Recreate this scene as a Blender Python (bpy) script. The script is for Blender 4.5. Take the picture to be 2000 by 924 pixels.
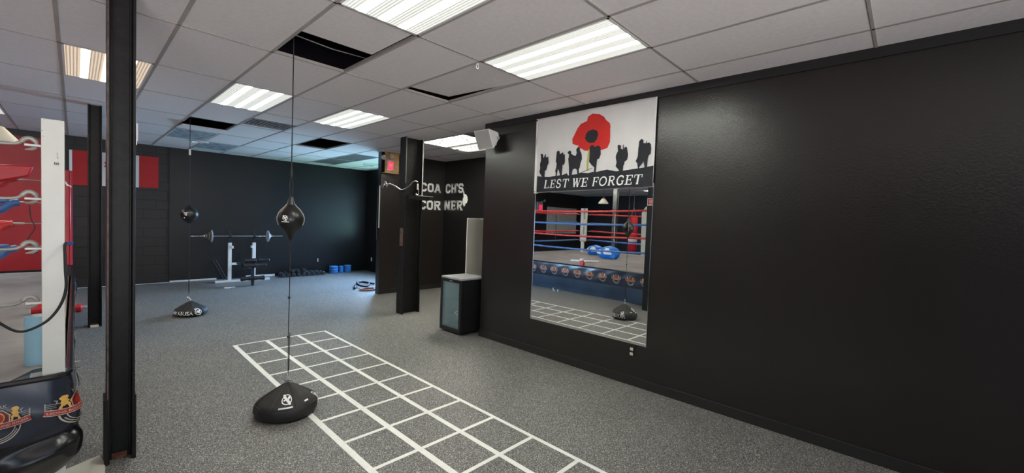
import bpy, bmesh, math, random
from mathutils import Vector, Matrix
random.seed(7)
PI = math.pi
for o in list(bpy.data.objects): bpy.data.objects.remove(o)
sc = bpy.context.scene
COL = sc.collection

# ------------------------------------------------------------------ camera
cam_d = bpy.data.cameras.new('camera'); cam = bpy.data.objects.new('camera', cam_d); COL.objects.link(cam)
fw = Vector((0.7237, 0.6891, -0.0373)).normalized()
rt = Vector((0.6896, -0.7232, 0.0371)); rt = (rt - fw*rt.dot(fw)).normalized(); up = rt.cross(fw)
cam.matrix_world = Matrix(((rt.x, up.x, -fw.x, 0), (rt.y, up.y, -fw.y, 0), (rt.z, up.z, -fw.z, 1.636), (0, 0, 0, 1)))
cam_d.sensor_width = 36; cam_d.lens = 814.0/2000*36; cam_d.clip_start = 0.02; cam_d.clip_end = 200
sc.camera = cam
# ------------------------------------------------------------------ colour management, sky, exposure
sc.view_settings.view_transform = 'Standard'; sc.view_settings.look = 'None'
sc.view_settings.exposure = 0.0; sc.view_settings.gamma = 1; sc.view_settings.use_curve_mapping = False
LAMP = 84.0          # radiance of a lit ceiling fixture
DAY_BACK = 330.0    # W, daylight through the side window of the far room
DAY_LAWN = 52.0     # W, light thrown up by the lawn outside that window
FILL_FRONT = 135.0   # W, added ceiling fill from behind the camera, no known source
w = bpy.data.worlds.new('sky'); sc.world = w; w.use_nodes = True
bg = w.node_tree.nodes['Background']; bg.inputs[0].default_value = (0.55, 0.75, 1, 1); bg.inputs[1].default_value = 1.5

def area(name, loc, target, sx, sy, power, color, spread=180):
    d = bpy.data.lights.new(name, 'AREA'); d.shape = 'RECTANGLE'; d.size = sx; d.size_y = sy
    d.energy = power; d.color = color; d.spread = math.radians(spread)
    o = bpy.data.objects.new(name, d); COL.objects.link(o); o.location = loc
    o.rotation_euler = (Vector(target)-Vector(loc)).to_track_quat('-Z', 'Y').to_euler()
    return o
area('daylight_side_window', (6.5, 9.9, 1.75), (3.2, 8.6, 0.0), 2.1, 1.6, DAY_BACK, (0.38, 0.62, 1.0), 130)
area('lawn_light_side_window', (6.6, 9.9, 1.0), (4.6, 9.6, 3.0), 2.2, 0.8, DAY_LAWN, (0.35, 1.0, 0.72))
area('ceiling_fill', (-1.0, -3.9, 0.9), (0.2, 0.6, 3.7), 6.5, 1.3, FILL_FRONT, (1.0, 0.92, 0.90), 76)  # added fill, aimed up to brighten the ceiling

# ------------------------------------------------------------------ helpers: nodes and materials
def new_mat(name):
    m = bpy.data.materials.new(name); m.use_nodes = True
    nt = m.node_tree; b = nt.nodes['Principled BSDF']
    return m, nt, b
def N(nt, typ, **kw):
    n = nt.nodes.new(typ)
    for k, v in kw.items(): setattr(n, k, v)
    return n
def mat(name, c, rough=.5, metal=0.0, var=0.0, scale=6.0, bump=0.0, bscale=40.0, spec=0.5, emit=None, estr=0, coat=0.0):
    m, nt, b = new_mat(name)
    b.inputs['Roughness'].default_value = rough; b.inputs['Metallic'].default_value = metal
    b.inputs['Specular IOR Level'].default_value = spec
    b.inputs['Coat Weight'].default_value = coat
    tc = N(nt, 'ShaderNodeTexCoord')
    n = N(nt, 'ShaderNodeTexNoise'); n.inputs['Scale'].default_value = scale; n.inputs['Detail'].default_value = 5
    nt.links.new(tc.outputs['Object'], n.inputs['Vector'])
    r = N(nt, 'ShaderNodeValToRGB')
    v = var
    r.color_ramp.elements[0].color = (c[0]*(1-v), c[1]*(1-v), c[2]*(1-v), 1); r.color_ramp.elements[0].position = .3
    r.color_ramp.elements[1].color = (min(1, c[0]*(1+v)), min(1, c[1]*(1+v)), min(1, c[2]*(1+v)), 1); r.color_ramp.elements[1].position = .7
    nt.links.new(n.outputs['Fac'], r.inputs['Fac']); nt.links.new(r.outputs['Color'], b.inputs['Base Color'])
    if bump:
        n2 = N(nt, 'ShaderNodeTexNoise'); n2.inputs['Scale'].default_value = bscale; n2.inputs['Detail'].default_value = 4
        nt.links.new(tc.outputs['Object'], n2.inputs['Vector'])
        bp = N(nt, 'ShaderNodeBump'); bp.inputs['Strength'].default_value = bump; bp.inputs['Distance'].default_value = .01
        nt.links.new(n2.outputs['Fac'], bp.inputs['Height']); nt.links.new(bp.outputs['Normal'], b.inputs['Normal'])
    if emit:
        b.inputs['Emission Color'].default_value = (*emit, 1); b.inputs['Emission Strength'].default_value = estr
    return m
M = {}
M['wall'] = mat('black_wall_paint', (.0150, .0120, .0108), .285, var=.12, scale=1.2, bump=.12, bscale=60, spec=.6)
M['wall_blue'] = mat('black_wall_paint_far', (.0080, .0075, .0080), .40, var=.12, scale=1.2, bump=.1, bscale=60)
M['redwall'] = mat('red_wall_paint', (.50, .022, .028), .45, var=.06, scale=1.0, bump=.08)
M['baseboard'] = mat('black_baseboard', (.018, .017, .017), .4, var=.1)
M['tile'] = mat('ceiling_tile', (.80, .76, .75), .9, var=.04, scale=30, bump=.25, bscale=220)
M['tee'] = mat('ceiling_tee', (.40, .37, .34), .5, var=.05)
M['void'] = mat('ceiling_void', (.06, .045, .075), .9, var=.2)
M['white_metal'] = mat('white_metal', (.78, .77, .74), .4, var=.03)
M['black_steel'] = mat('black_painted_steel', (.010, .0095, .0092), .45, spec=.3, var=.35, scale=14, bump=.12, bscale=30)
M['rust'] = mat('rust', (.16, .06, .03), .8, var=.6, scale=25, bump=.5)
M['browned'] = mat('worn_edge', (.10, .06, .05), .6, var=.5, scale=20)
M['canvas'] = mat('ring_canvas', (.30, .275, .265), .8, var=.22, scale=2.4, bump=.1, bscale=300)
M['postwhite'] = mat('ring_post_white', (.70, .70, .645), .35, var=.04, scale=8)
M['gunmetal'] = mat('grey_forged_steel', (.40, .38, .34), .45, metal=.4, var=.15, scale=20)
M['chrome'] = mat('chrome', (.75, .75, .76), .16, metal=1.0)
M['red_rope'] = mat('red_rope_wrap', (.62, .035, .03), .38, var=.15, scale=12, bump=.5, bscale=25)
M['blue_rope'] = mat('blue_rope_wrap', (.06, .16, .42), .38, var=.15, scale=12, bump=.5, bscale=25)
M['red_vinyl'] = mat('red_vinyl', (.60, .02, .03), .3, var=.1, bump=.1)
M['blue_tape'] = mat('blue_tape', (.06, .20, .62), .5)
M['cream_pad'] = mat('cream_vinyl', (.80, .74, .60), .4, var=.06, bump=.1)
M['vinyl'] = mat('navy_vinyl', (.028, .031, .046), .24, var=.2, scale=3, bump=.22, bscale=5)
M['blackvinyl'] = mat('black_vinyl', (.012, .012, .014), .22, var=.2, scale=3, bump=.3, bscale=6)
M['sideblue'] = mat('blue_grey_vinyl', (.052, .078, .120), .36, var=.25, scale=2.0, bump=.3, bscale=3)
M['cream'] = mat('cream_print', (.60, .50, .42), .4)
M['gold'] = mat('gold_print', (.72, .42, .10), .4, var=.15, scale=60)
M['maroon'] = mat('maroon_print', (.16, .012, .02), .4)
M['redprint'] = mat('red_print', (.40, .03, .02), .4)
M['greyprint'] = mat('grey_print', (.32, .32, .30), .4)
M['whiteprint'] = mat('white_print', (.93, .93, .90), .5)
M['bagblack'] = mat('black_nylon', (.020, .019, .018), .6, var=.2, scale=10, bump=.5, bscale=8)
M['leather'] = mat('black_leather', (.010, .010, .010), .33, var=.2, scale=12, bump=.12, bscale=30)
M['rubbercord'] = mat('black_cord', (.012, .012, .014), .6)
M['tape'] = mat('white_floor_tape', (.92, .92, .88), .5, var=.04, scale=20)
M['cloth'] = mat('flag_cloth', (.74, .72, .71), .85, var=.04, scale=3)
M['ink'] = mat('flag_black', (.018, .019, .026), .8, var=.2, scale=20)
M['poppyred'] = mat('poppy_red', (.62, .025, .02), .8, var=.08, scale=6)
M['stemgreen'] = mat('stem_green', (.42, .42, .09), .8)
M['flagred'] = mat('flag_red', (.50, .02, .02), .75, var=.08, scale=8)
M['wood'] = mat('pine_board', (.52, .30, .12), .5, var=.2, scale=14)
M['exitred'] = mat('exit_sign_red', (.7, .02, .06), .4, emit=(1, .05, .12), estr=.75)
M['sockets'] = mat('ivory_socket', (.78, .72, .55), .35)
M['black_plastic'] = mat('black_plastic', (.012, .012, .013), .35, var=.1)
M['grey_plastic'] = mat('grey_plastic', (.45, .45, .43), .45, var=.05)
M['fridgetop'] = mat('fridge_top', (.42, .43, .45), .35, var=.05)
M['roller'] = mat('light_blue_foam', (.30, .52, .64), .6, var=.05)
M['plateblue'] = mat('blue_plate', (.02, .16, .52), .35, var=.1)
M['plateblue2'] = mat('light_blue_edge', (.10, .36, .75), .35, var=.1)
M['iron'] = mat('cast_iron', (.03, .03, .034), .34, var=.3, scale=30)
M['platesteel'] = mat('grey_plate', (.52, .56, .62), .4, var=.1)
M['platebrown'] = mat('bronze_plate', (.28, .23, .17), .45, metal=.4, var=.1)
M['foam'] = mat('black_foam', (.015, .015, .017), .42, var=.2, bump=.2)
M['board'] = mat('cream_board', (.74, .72, .62), .5, var=.03)
M['kitblue'] = mat('bright_blue_vinyl', (.01, .20, .72), .35, var=.1, bump=.15, bscale=8)
M['steel_lit'] = mat('lit_black_steel', (.10, .10, .095), .4, var=.2)  # black steel made greyer, the light on it put into the colour
M['panelgrey'] = mat('grey_panel', (.62, .60, .54), .6, var=.05)
M['ventgrey'] = mat('grey_vent', (.28, .28, .28), .5, var=.1, scale=10)
M['orange'] = mat('orange_strap', (.35, .10, .03), .6)

def floor_mat():
    m, nt, b = new_mat('flecked_rubber_floor')
    b.inputs['Roughness'].default_value = .5
    tc = N(nt, 'ShaderNodeTexCoord')
    dist = N(nt, 'ShaderNodeTexNoise'); dist.inputs['Scale'].default_value = 55; dist.inputs['Detail'].default_value = 2
    nt.links.new(tc.outputs['Object'], dist.inputs['Vector'])
    mx = N(nt, 'ShaderNodeVectorMath', operation='MULTIPLY_ADD')
    mx.inputs[1].default_value = (.035, .035, .035)
    nt.links.new(dist.outputs['Color'], mx.inputs[0]); nt.links.new(tc.outputs['Object'], mx.inputs[2])
    cols = []
    for s, th in ((95, .17), (150, .19)):
        v = N(nt, 'ShaderNodeTexVoronoi', feature='F1'); v.inputs['Scale'].default_value = s
        nt.links.new(mx.outputs[0], v.inputs['Vector'])
        lt = N(nt, 'ShaderNodeMath', operation='LESS_THAN'); lt.inputs[1].default_value = th*1.6
        nt.links.new(v.outputs['Distance'], lt.inputs[0])
        cols.append((v, lt))
    a = N(nt, 'ShaderNodeMath', operation='MAXIMUM'); nt.links.new(cols[0][1].outputs[0], a.inputs[0]); nt.links.new(cols[1][1].outputs[0], a.inputs[1])
    big = N(nt, 'ShaderNodeTexNoise'); big.inputs['Scale'].default_value = 1.3; big.inputs['Detail'].default_value = 6
    nt.links.new(tc.outputs['Object'], big.inputs['Vector'])
    base = N(nt, 'ShaderNodeValToRGB')
    base.color_ramp.elements[0].color = (.078, .077, .072, 1); base.color_ramp.elements[0].position = .3
    base.color_ramp.elements[1].color = (.108, .105, .098, 1); base.color_ramp.elements[1].position = .7
    nt.links.new(big.outputs['Fac'], base.inputs['Fac'])
    mix = N(nt, 'ShaderNodeMix', data_type='RGBA')
    nt.links.new(a.outputs[0], mix.inputs['Factor']); nt.links.new(base.outputs['Color'], mix.inputs['A'])
    mix.inputs['B'].default_value = (.62, .61, .57, 1)
    nt.links.new(mix.outputs['Result'], b.inputs['Base Color'])
    bp = N(nt, 'ShaderNodeBump'); bp.inputs['Strength'].default_value = .25; bp.inputs['Distance'].default_value = .004
    nt.links.new(dist.outputs['Fac'], bp.inputs['Height']); nt.links.new(bp.outputs['Normal'], b.inputs['Normal'])
    return m
M['floor'] = floor_mat()

def brick_mat():
    m, nt, b = new_mat('painted_block_wall')
    b.inputs['Roughness'].default_value = .5
    tc = N(nt, 'ShaderNodeTexCoord'); mp = N(nt, 'ShaderNodeMapping'); mp.inputs['Rotation'].default_value = (PI/2, 0, 0)
    nt.links.new(tc.outputs['Object'], mp.inputs['Vector'])
    br = N(nt, 'ShaderNodeTexBrick'); br.inputs['Scale'].default_value = 1.0
    br.inputs['Brick Width'].default_value = .4; br.inputs['Row Height'].default_value = .2; br.inputs['Mortar Size'].default_value = .006
    br.inputs['Color1'].default_value = (.026, .019, .017, 1); br.inputs['Color2'].default_value = (.021, .016, .014, 1); br.inputs['Mortar'].default_value = (.008, .006, .006, 1)
    nt.links.new(mp.outputs['Vector'], br.inputs['Vector']); nt.links.new(br.outputs['Color'], b.inputs['Base Color'])
    bp = N(nt, 'ShaderNodeBump', invert=True); bp.inputs['Strength'].default_value = .8; bp.inputs['Distance'].default_value = .01
    nt.links.new(br.outputs['Fac'], bp.inputs['Height']); nt.links.new(bp.outputs['Normal'], b.inputs['Normal'])
    return m
M['brick'] = brick_mat()

def mirror_mat():
    m, nt, b = new_mat('mirror_silver')
    b.inputs['Base Color'].default_value = (.95, .96, .94, 1); b.inputs['Metallic'].default_value = 1; b.inputs['Roughness'].default_value = .0
    return m
M['mirror'] = mirror_mat()
def glass_mat(name, c, rough=.02, alpha=.25):
    m, nt, b = new_mat(name)
    b.inputs['Base Color'].default_value = (*c, 1); b.inputs['Roughness'].default_value = rough; b.inputs['Alpha'].default_value = alpha
    return m
M['pane'] = glass_mat('window_pane', (.8, .9, .9), .0, .06)
M['frost'] = glass_mat('cooler_door_glass', (.22, .32, .34), .18, .55)

def lamp_mat(name, tint, strength, dim=.38, mottled=False):
    m, nt, b = new_mat(name)
    tc = N(nt, 'ShaderNodeTexCoord'); sp = N(nt, 'ShaderNodeSeparateXYZ'); nt.links.new(tc.outputs['Object'], sp.inputs[0])
    # three tubes along local y, seen through the ribbed lens
    def mth(op, a, bb=None, c=None):
        n = N(nt, 'ShaderNodeMath', operation=op)
        for i, x in enumerate((a, bb, c)):
            if x is None: continue
            if isinstance(x, (int, float)): n.inputs[i].default_value = x
            else: nt.links.new(x, n.inputs[i])
        return n.outputs[0]
    acc = None
    for tx in (-.15, .0, .15):
        d = mth('ABSOLUTE', mth('SUBTRACT', sp.outputs['X'], tx))
        g = mth('MAXIMUM', mth('SUBTRACT', 1.0, mth('MULTIPLY', d, 31.0)), 0.0)
        acc = g if acc is None else mth('ADD', acc, g)
    rib = mth('GREATER_THAN', mth('SINE', mth('MULTIPLY', sp.outputs['X'], 290.0)), -.1)   # prismatic ribs
    tube = mth('MULTIPLY', mth('MULTIPLY', acc, strength), mth('MULTIPLY_ADD', rib, .6, .4))
    s = mth('ADD', tube, mth('MULTIPLY_ADD', rib, .40, dim))
    if mottled:
        nz = N(nt, 'ShaderNodeTexNoise'); nz.inputs['Scale'].default_value = 22; nt.links.new(tc.outputs['Object'], nz.inputs['Vector'])
        s = mth('MULTIPLY_ADD', mth('GREATER_THAN', nz.outputs['Fac'], .47), strength, .35)
    b.inputs['Base Color'].default_value = (.8, .8, .78, 1); b.inputs['Roughness'].default_value = .35
    b.inputs['Emission Color'].default_value = (*tint, 1)
    nt.links.new(s, b.inputs['Emission Strength'])
    return m
M['lens'] = lamp_mat('lit_lens', (1, .965, .86), LAMP)
M['lens_corner'] = lamp_mat('lit_lens_corner', (1, .95, .84), LAMP*3.4)
M['lens_cool'] = lamp_mat('lit_lens_cool', (.97, 1, .90), LAMP)
M['lens_warm'] = lamp_mat('lit_lens_warm', (1, .74, .46), LAMP*.40, dim=.25)
M['lens_mottled'] = lamp_mat('mottled_lens', (1, .93, .78), 3.0, dim=.3, mottled=True)
def lens_off():
    m, nt, b = new_mat('unlit_lens')
    tc = N(nt, 'ShaderNodeTexCoord'); n = N(nt, 'ShaderNodeTexNoise'); n.inputs['Scale'].default_value = 9
    mp = N(nt, 'ShaderNodeMapping'); mp.inputs['Scale'].default_value = (1, 6, 1)
    nt.links.new(tc.outputs['Object'], mp.inputs['Vector']); nt.links.new(mp.outputs['Vector'], n.inputs['Vector'])
    r = N(nt, 'ShaderNodeValToRGB'); r.color_ramp.elements[0].color = (.22, .26, .30, 1); r.color_ramp.elements[0].position = .42
    r.color_ramp.elements[1].color = (.72, .84, .92, 1); r.color_ramp.elements[1].position = .6  # pale blue streaks put the window's reflection into the lens colour
    nt.links.new(n.outputs['Fac'], r.inputs['Fac']); nt.links.new(r.outputs['Color'], b.inputs['Base Color'])
    b.inputs['Roughness'].default_value = .22
    bp = N(nt, 'ShaderNodeBump'); bp.inputs['Strength'].default_value = .6; bp.inputs['Distance'].default_value = .02
    nt.links.new(n.outputs['Fac'], bp.inputs['Height']); nt.links.new(bp.outputs['Normal'], b.inputs['Normal'])
    return m
M['lens_off'] = lens_off()

# ------------------------------------------------------------------ helpers: mesh building
class MB:
    def __init__(s): s.v = []; s.f = []; s.mi = []
    def add(s, vs, fs, mi=0):
        o = len(s.v); s.v += [tuple(p) for p in vs]
        s.f += [tuple(i+o for i in f) for f in fs]; s.mi += [mi]*len(fs); return s
    def box(s, a, b, mi=0):
        x0, x1 = sorted((a[0], b[0])); y0, y1 = sorted((a[1], b[1])); z0, z1 = sorted((a[2], b[2]))
        return s.add([(x0,y0,z0),(x1,y0,z0),(x1,y1,z0),(x0,y1,z0),(x0,y0,z1),(x1,y0,z1),(x1,y1,z1),(x0,y1,z1)],
              [(0,3,2,1),(4,5,6,7),(0,1,5,4),(1,2,6,5),(2,3,7,6),(3,0,4,7)], mi)
    def tube(s, pts, r, n=8, mi=0, cap=True, closed=False):
        P = [Vector(p) for p in pts]; R = r if isinstance(r, (list, tuple)) else [r]*len(P)
        ref = None; rings = []
        for i, p in enumerate(P):
            if closed: d = P[(i+1) % len(P)]-P[i-1]
            else: d = P[min(i+1, len(P)-1)]-P[max(i-1, 0)]
            if d.length < 1e-9: d = Vector((0, 0, 1))
            d.normalize()
            if ref is None:
                ref = Vector((0, 0, 1)) if abs(d.z) < .9 else Vector((1, 0, 0))
            u = (ref-d*ref.dot(d)).normalized(); vv = d.cross(u); ref = u
            rings.append([p+R[i]*(math.cos(2*PI*k/n)*u+math.sin(2*PI*k/n)*vv) for k in range(n)])
        vs = [q for rg in rings for q in rg]; fs = []
        m = len(P)
        for i in range(m if closed else m-1):
            j = (i+1) % m
            for k in range(n): fs.append((i*n+k, i*n+(k+1) % n, j*n+(k+1) % n, j*n+k))
        if cap and not closed:
            fs.append(tuple(range(n-1, -1, -1))); fs.append(tuple((m-1)*n+k for k in range(n)))
        return s.add(vs, fs, mi)
    def lathe(s, prof, c=(0, 0, 0), n=24, axis='z', mi=0, mod=None):
        vs = []; m = len(prof)
        for (r, h) in prof:
            for k in range(n):
                a = 2*PI*k/n; rr = r*(mod(a, h) if mod else 1)
                p = (rr*math.cos(a), rr*math.sin(a), h)
                if axis == 'x': p = (h, p[0], p[1])
                if axis == 'y': p = (p[0], h, p[1])
                vs.append((p[0]+c[0], p[1]+c[1], p[2]+c[2]))
        fs = [(i*n+k, i*n+(k+1) % n, (i+1)*n+(k+1) % n, (i+1)*n+k) for i in range(m-1) for k in range(n)]
        if prof[0][0] > 1e-6: fs.append(tuple(range(n-1, -1, -1)))
        if prof[-1][0] > 1e-6: fs.append(tuple((m-1)*n+k for k in range(n)))
        return s.add(vs, fs, mi)
    def prism(s, poly, fn, d0, d1, mi=0):
        """outline poly in 2D; fn(u, v, d) -> point; extruded d0..d1"""
        n = len(poly); vs = [fn(p[0], p[1], d0) for p in poly]+[fn(p[0], p[1], d1) for p in poly]
        fs = [tuple(range(n-1, -1, -1)), tuple(range(n, 2*n))]+[(i, (i+1) % n, n+(i+1) % n, n+i) for i in range(n)]
        return s.add(vs, fs, mi)
    def sphere(s, c, rx, ry, rz, n=16, m=10, mi=0):
        return s.lathe([(math.sin(PI*i/m), -math.cos(PI*i/m)) for i in range(m+1)], (0, 0, 0), n, mi=mi) if False else s._sph(c, rx, ry, rz, n, m, mi)
    def _sph(s, c, rx, ry, rz, n, m, mi):
        vs = []; fs = []
        for i in range(m+1):
            t = PI*i/m
            for k in range(n):
                a = 2*PI*k/n; vs.append((c[0]+rx*math.sin(t)*math.cos(a), c[1]+ry*math.sin(t)*math.sin(a), c[2]-rz*math.cos(t)))
        for i in range(m):
            for k in range(n): fs.append((i*n+k, i*n+(k+1) % n, (i+1)*n+(k+1) % n, (i+1)*n+k))
        return s.add(vs, fs, mi)
    def build(s, name, mats, parent=None, origin=(0, 0, 0), smooth=True, bevel=0.0, fixn=True):
        me = bpy.data.meshes.new(name)
        ox, oy, oz = origin
        me.from_pydata([(x-ox, y-oy, z-oz) for x, y, z in s.v], [], s.f)
        if not isinstance(mats, (list, tuple)): mats = [mats]
        for m in mats: me.materials.append(m)
        for p, i in zip(me.polygons, s.mi): p.material_index = i
        bm = bmesh.new(); bm.from_mesh(me)
        bmesh.ops.remove_doubles(bm, verts=bm.verts, dist=1e-6)
        if fixn: bmesh.ops.recalc_face_normals(bm, faces=bm.faces)
        bm.to_mesh(me); bm.free()
        o = bpy.data.objects.new(name, me); COL.objects.link(o)
        o.location = origin if parent is None else (0, 0, 0)
        if smooth:
            for p in me.polygons: p.use_smooth = True
            try: me.set_sharp_from_angle(angle=math.radians(38))
            except Exception: pass
        if bevel:
            b = o.modifiers.new('edge', 'BEVEL'); b.width = bevel; b.segments = 2; b.limit_method = 'ANGLE'; b.angle_limit = math.radians(40)
        if parent is not None:
            o.parent = parent
        return o

def tag(o, label=None, cat=None, group=None, kind=None):
    if label: o['label'] = label
    if cat: o['category'] = cat
    if group: o['group'] = group
    if kind: o['kind'] = kind
    return o
class Thing:
    """an Empty at the thing's base; parts are given in world coordinates"""
    def __init__(s, name, loc, label, cat, group=None):
        s.e = bpy.data.objects.new(name, None); COL.objects.link(s.e); s.e.location = loc; s.e.empty_display_size = .1
        s.loc = loc; tag(s.e, label, cat, group)
    def part(s, name, mb, mats, parent=None, label=None, **kw):
        o = mb.build(name, mats, parent or s.e, origin=s.loc, **kw)
        if label: o['label'] = label
        return o
def solo(name, mb, mats, label, cat, loc, group=None, **kw):
    o = mb.build(name, mats, None, origin=loc, **kw); return tag(o, label, cat, group)
def struct(name, mb, mats, **kw):
    o = mb.build(name, mats, None, origin=(0, 0, 0), **kw); o['kind'] = 'structure'; return o
def copy_tree(o, parent=None):
    c = o.copy(); COL.objects.link(c)
    if parent is not None: c.parent = parent
    for ch in list(o.children): copy_tree(ch, c)
    return c

# ------------------------------------------------------------------ stroke lettering
def seg(p, q, wd):
    p = Vector(p); q = Vector(q); d = (q-p); L = d.length
    if L < 1e-9: return []
    d /= L; n = Vector((-d.y, d.x))*wd/2
    return [tuple(p+n), tuple(p-n), tuple(q-n), tuple(q+n)]
def path(pts, wd):
    out = []
    P = [Vector(p) for p in pts]; n = len(P)
    L = []; R = []
    for i in range(n):
        if i == 0: d = (P[1]-P[0]).normalized(); nn = Vector((-d.y, d.x))
        elif i == n-1: d = (P[-1]-P[-2]).normalized(); nn = Vector((-d.y, d.x))
        else:
            d1 = (P[i]-P[i-1]).normalized(); d2 = (P[i+1]-P[i]).normalized()
            n1 = Vector((-d1.y, d1.x)); n2 = Vector((-d2.y, d2.x)); nn = n1+n2
            nn = nn/max(.5, nn.dot(n1))
        L.append(P[i]+nn*wd/2); R.append(P[i]-nn*wd/2)
    for i in range(n-1): out.append([tuple(L[i]), tuple(R[i]), tuple(R[i+1]), tuple(L[i+1])])
    return out
def arc(cx, cy, rx, ry, a0, a1, n=12):
    return [(cx+rx*math.cos(math.radians(a0+(a1-a0)*i/n)), cy+ry*math.sin(math.radians(a0+(a1-a0)*i/n))) for i in range(n+1)]
def glyph(ch, W, T, S, block=False):
    """W stroke weight, T thin weight, S serif length"""
    h = W/2; o = []
    def V(x, y0=0, y1=1, wd=W): o.append(seg((x, y0), (x, y1), wd))
    def Hh(y, x0, x1, wd=T): o.append(seg((x0, y), (x1, y), wd))
    def sf(x, y, l=None):
        l = l or S; yy = T/2 if y == 0 else 1-T/2
        Hh(yy, x-l, x+l, T)
    c = ch
    if c == 'L': V(.18); sf(.18, 0); sf(.18, 1); Hh(T/2, .18, .72); V(.72-T/2, 0, .28, T); return o, .76
    if c == 'E': V(.2); sf(.14, 0, .14); sf(.14, 1, .14); Hh(T/2, .1, .72); Hh(1-T/2, .1, .72); Hh(.5, .2, .55); V(.72-T/2, 0, .28, T); V(.72-T/2, .72, 1, T); V(.55, .38, .62, T); return o, .78
    if c == 'F': V(.2); sf(.2, 0); Hh(1-T/2, .05, .72); Hh(.5, .2, .55); V(.72-T/2, .70, 1, T); V(.55, .38, .62, T); return o, .74
    if c == 'T': V(.4); sf(.4, 0); Hh(1-T/2, 0, .8); V(T/2, .7, 1, T); V(.8-T/2, .7, 1, T); return o, .82
    if c == 'S':
        if block: pts = [(.66,.66),(.66,.78),(.55,1-h),(.24,1-h),(.12,.78),(.12,.64),(.24,.53),(.55,.47),(.67,.37),(.67,.22),(.55,h),(.24,h),(.12,.22),(.12,.32)]
        else: pts = arc(.35,.74,.22,.24,30,250,10)+arc(.36,.25,.25,.24,75,-155,10)
        o += path(pts, W if block else W*.8)
        if not block: V(.58, .68, .92, T); V(.1, .08, .32, T)
        return o, .76
    if c in 'COGQ':
        if block:
            full = [(.68,.34),(.68,.22),(.56,h),(.25,h),(.11,.24),(.11,.76),(.25,1-h),(.56,1-h),(.68,.78),(.68,.66)]
            if c == 'O': full = full+[(.68,.34),(.68,.22)]
            o += path(full, W)
            if c == 'G': Hh(.45,.45,.78,W)
            return o, .82
        if c == 'O': o += path(arc(.46,.5,.38,.46,0,360,24), W*.8); return o, .92
        o += path(arc(.44,.5,.36,.46,48,312,20), W*.85); V(.70,.70,.94,T)
        if c == 'G': V(.70, .05, .42, W*.8); Hh(.42, .55, .84, T)
        else: V(.70, .08, .26, T)
        return o, .86
    if c == 'R':
        V(.18); sf(.18, 0); sf(.15, 1, S)
        if block: o += path([(.18,1-h),(.55,1-h),(.68,.86),(.68,.66),(.55,.52),(.18,.52)], W*.9); o.append(seg((.42,.5),(.70,.05), W)); sf(.72, 0, S*.8)
        else: o += path([(.18,1-T/2)]+arc(.42,.75,.22,.23,90,-90,10)+[(.18,.52)], W*.7); o.append(seg((.42,.5),(.72,.02), W*.8)); Hh(T/2,.66,.86)
        return o, .86
    if c == 'A':
        o.append(seg((.12, .04), (.40, 1), W*.85)); o.append(seg((.68, .04), (.42, 1), W)); Hh(.32, .22, .6, T); sf(.12, 0); sf(.70, 0)
        if block: Hh(1-T/2, .22, .55, T)
        return o, .84
    if c == 'H': V(.16); V(.62); Hh(.5, .16, .62, T*1.2); [sf(x, y) for x in (.16, .62) for y in (0, 1)]; return o, .80
    if c == 'N': V(.15, wd=W if block else T); V(.65, wd=W if block else T); o.append(seg((.15, .97), (.65, .03), W)); sf(.15, 0); sf(.15, 1); sf(.65, 1); return o, .82
    if c == 'W':
        o.append(seg((.10, 1), (.32, 0), W)); o.append(seg((.32, 0), (.52, .95), T)); o.append(seg((.48, .98), (.72, 0), W)); o.append(seg((.72, 0), (.94, 1), T))
        sf(.10, 1); sf(.5, 1); sf(.94, 1); return o, 1.02
    if c == "'": o.append([(.02, 1), (.2, 1), (.16, .7), (.08, .7)]); return o, .26
    return o, .45
def text_strokes(txt, W, T, S, block=False, gap=.08, shear=0):
    x = 0; out = []
    for ch in txt:
        if ch == ' ': x += .42; continue
        g, wd = glyph(ch, W, T, S, block)
        out.append((ch, [[(px+x+shear*py, py) for px, py in poly] for poly in g])); x += wd+gap
    return out, x-gap
def font_mesh(txt, align='CENTER'):
    """vertices and faces of a line of plain lettering, height about 1"""
    cu = bpy.data.curves.new('lettering', 'FONT'); cu.body = txt; cu.align_x = align; cu.size = 1.35; cu.resolution_u = 2; cu.offset = .02
    ob = bpy.data.objects.new('lettering', cu); COL.objects.link(ob)
    bpy.context.view_layer.update()
    me = ob.evaluated_get(bpy.context.evaluated_depsgraph_get()).to_mesh()
    vs = [tuple(v.co) for v in me.vertices]; fs = [tuple(p.vertices) for p in me.polygons]
    bpy.data.objects.remove(ob); bpy.data.curves.remove(cu)
    return vs, fs

# ================================================================== THE ROOM
XW = 3.936; YB = 11.76; CE = 2.964; YP = 7.962; XF = 5.995; YE = 4.31; XL = -9.23; YF = -3.42
struct('floor', MB().box((XL, YF, -.1), (XF, YB, 0)), M['floor'], smooth=False)
struct('wall_right', MB().box((XW, YF, 0), (XF+.1, YE, CE)), M['wall'], smooth=False)
struct('trim_1', MB().box((XW-.012, YF, CE-.075), (XW+.1, YE+.015, CE)).box((XW-.006, YE-.1, CE-.12), (XW+.1, YE+.012, CE-.07)), M['baseboard'], smooth=False)
struct('baseboard_right', MB().box((XW-.012, YF, 0), (XW+.2, YE+.012, .092)), M['baseboard'], smooth=False, bevel=.004)
struct('baseboard_partition', MB().box((4.37, YP-.012, 0), (XF, YP, .092)).box((XF-.012, YE, 0), (XF, YP, .092)), M['baseboard'], smooth=False)
struct('wall_partition', MB().box((4.372, YP, 0), (XF, YP+.13, CE)), M['wall'], smooth=False)
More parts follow.
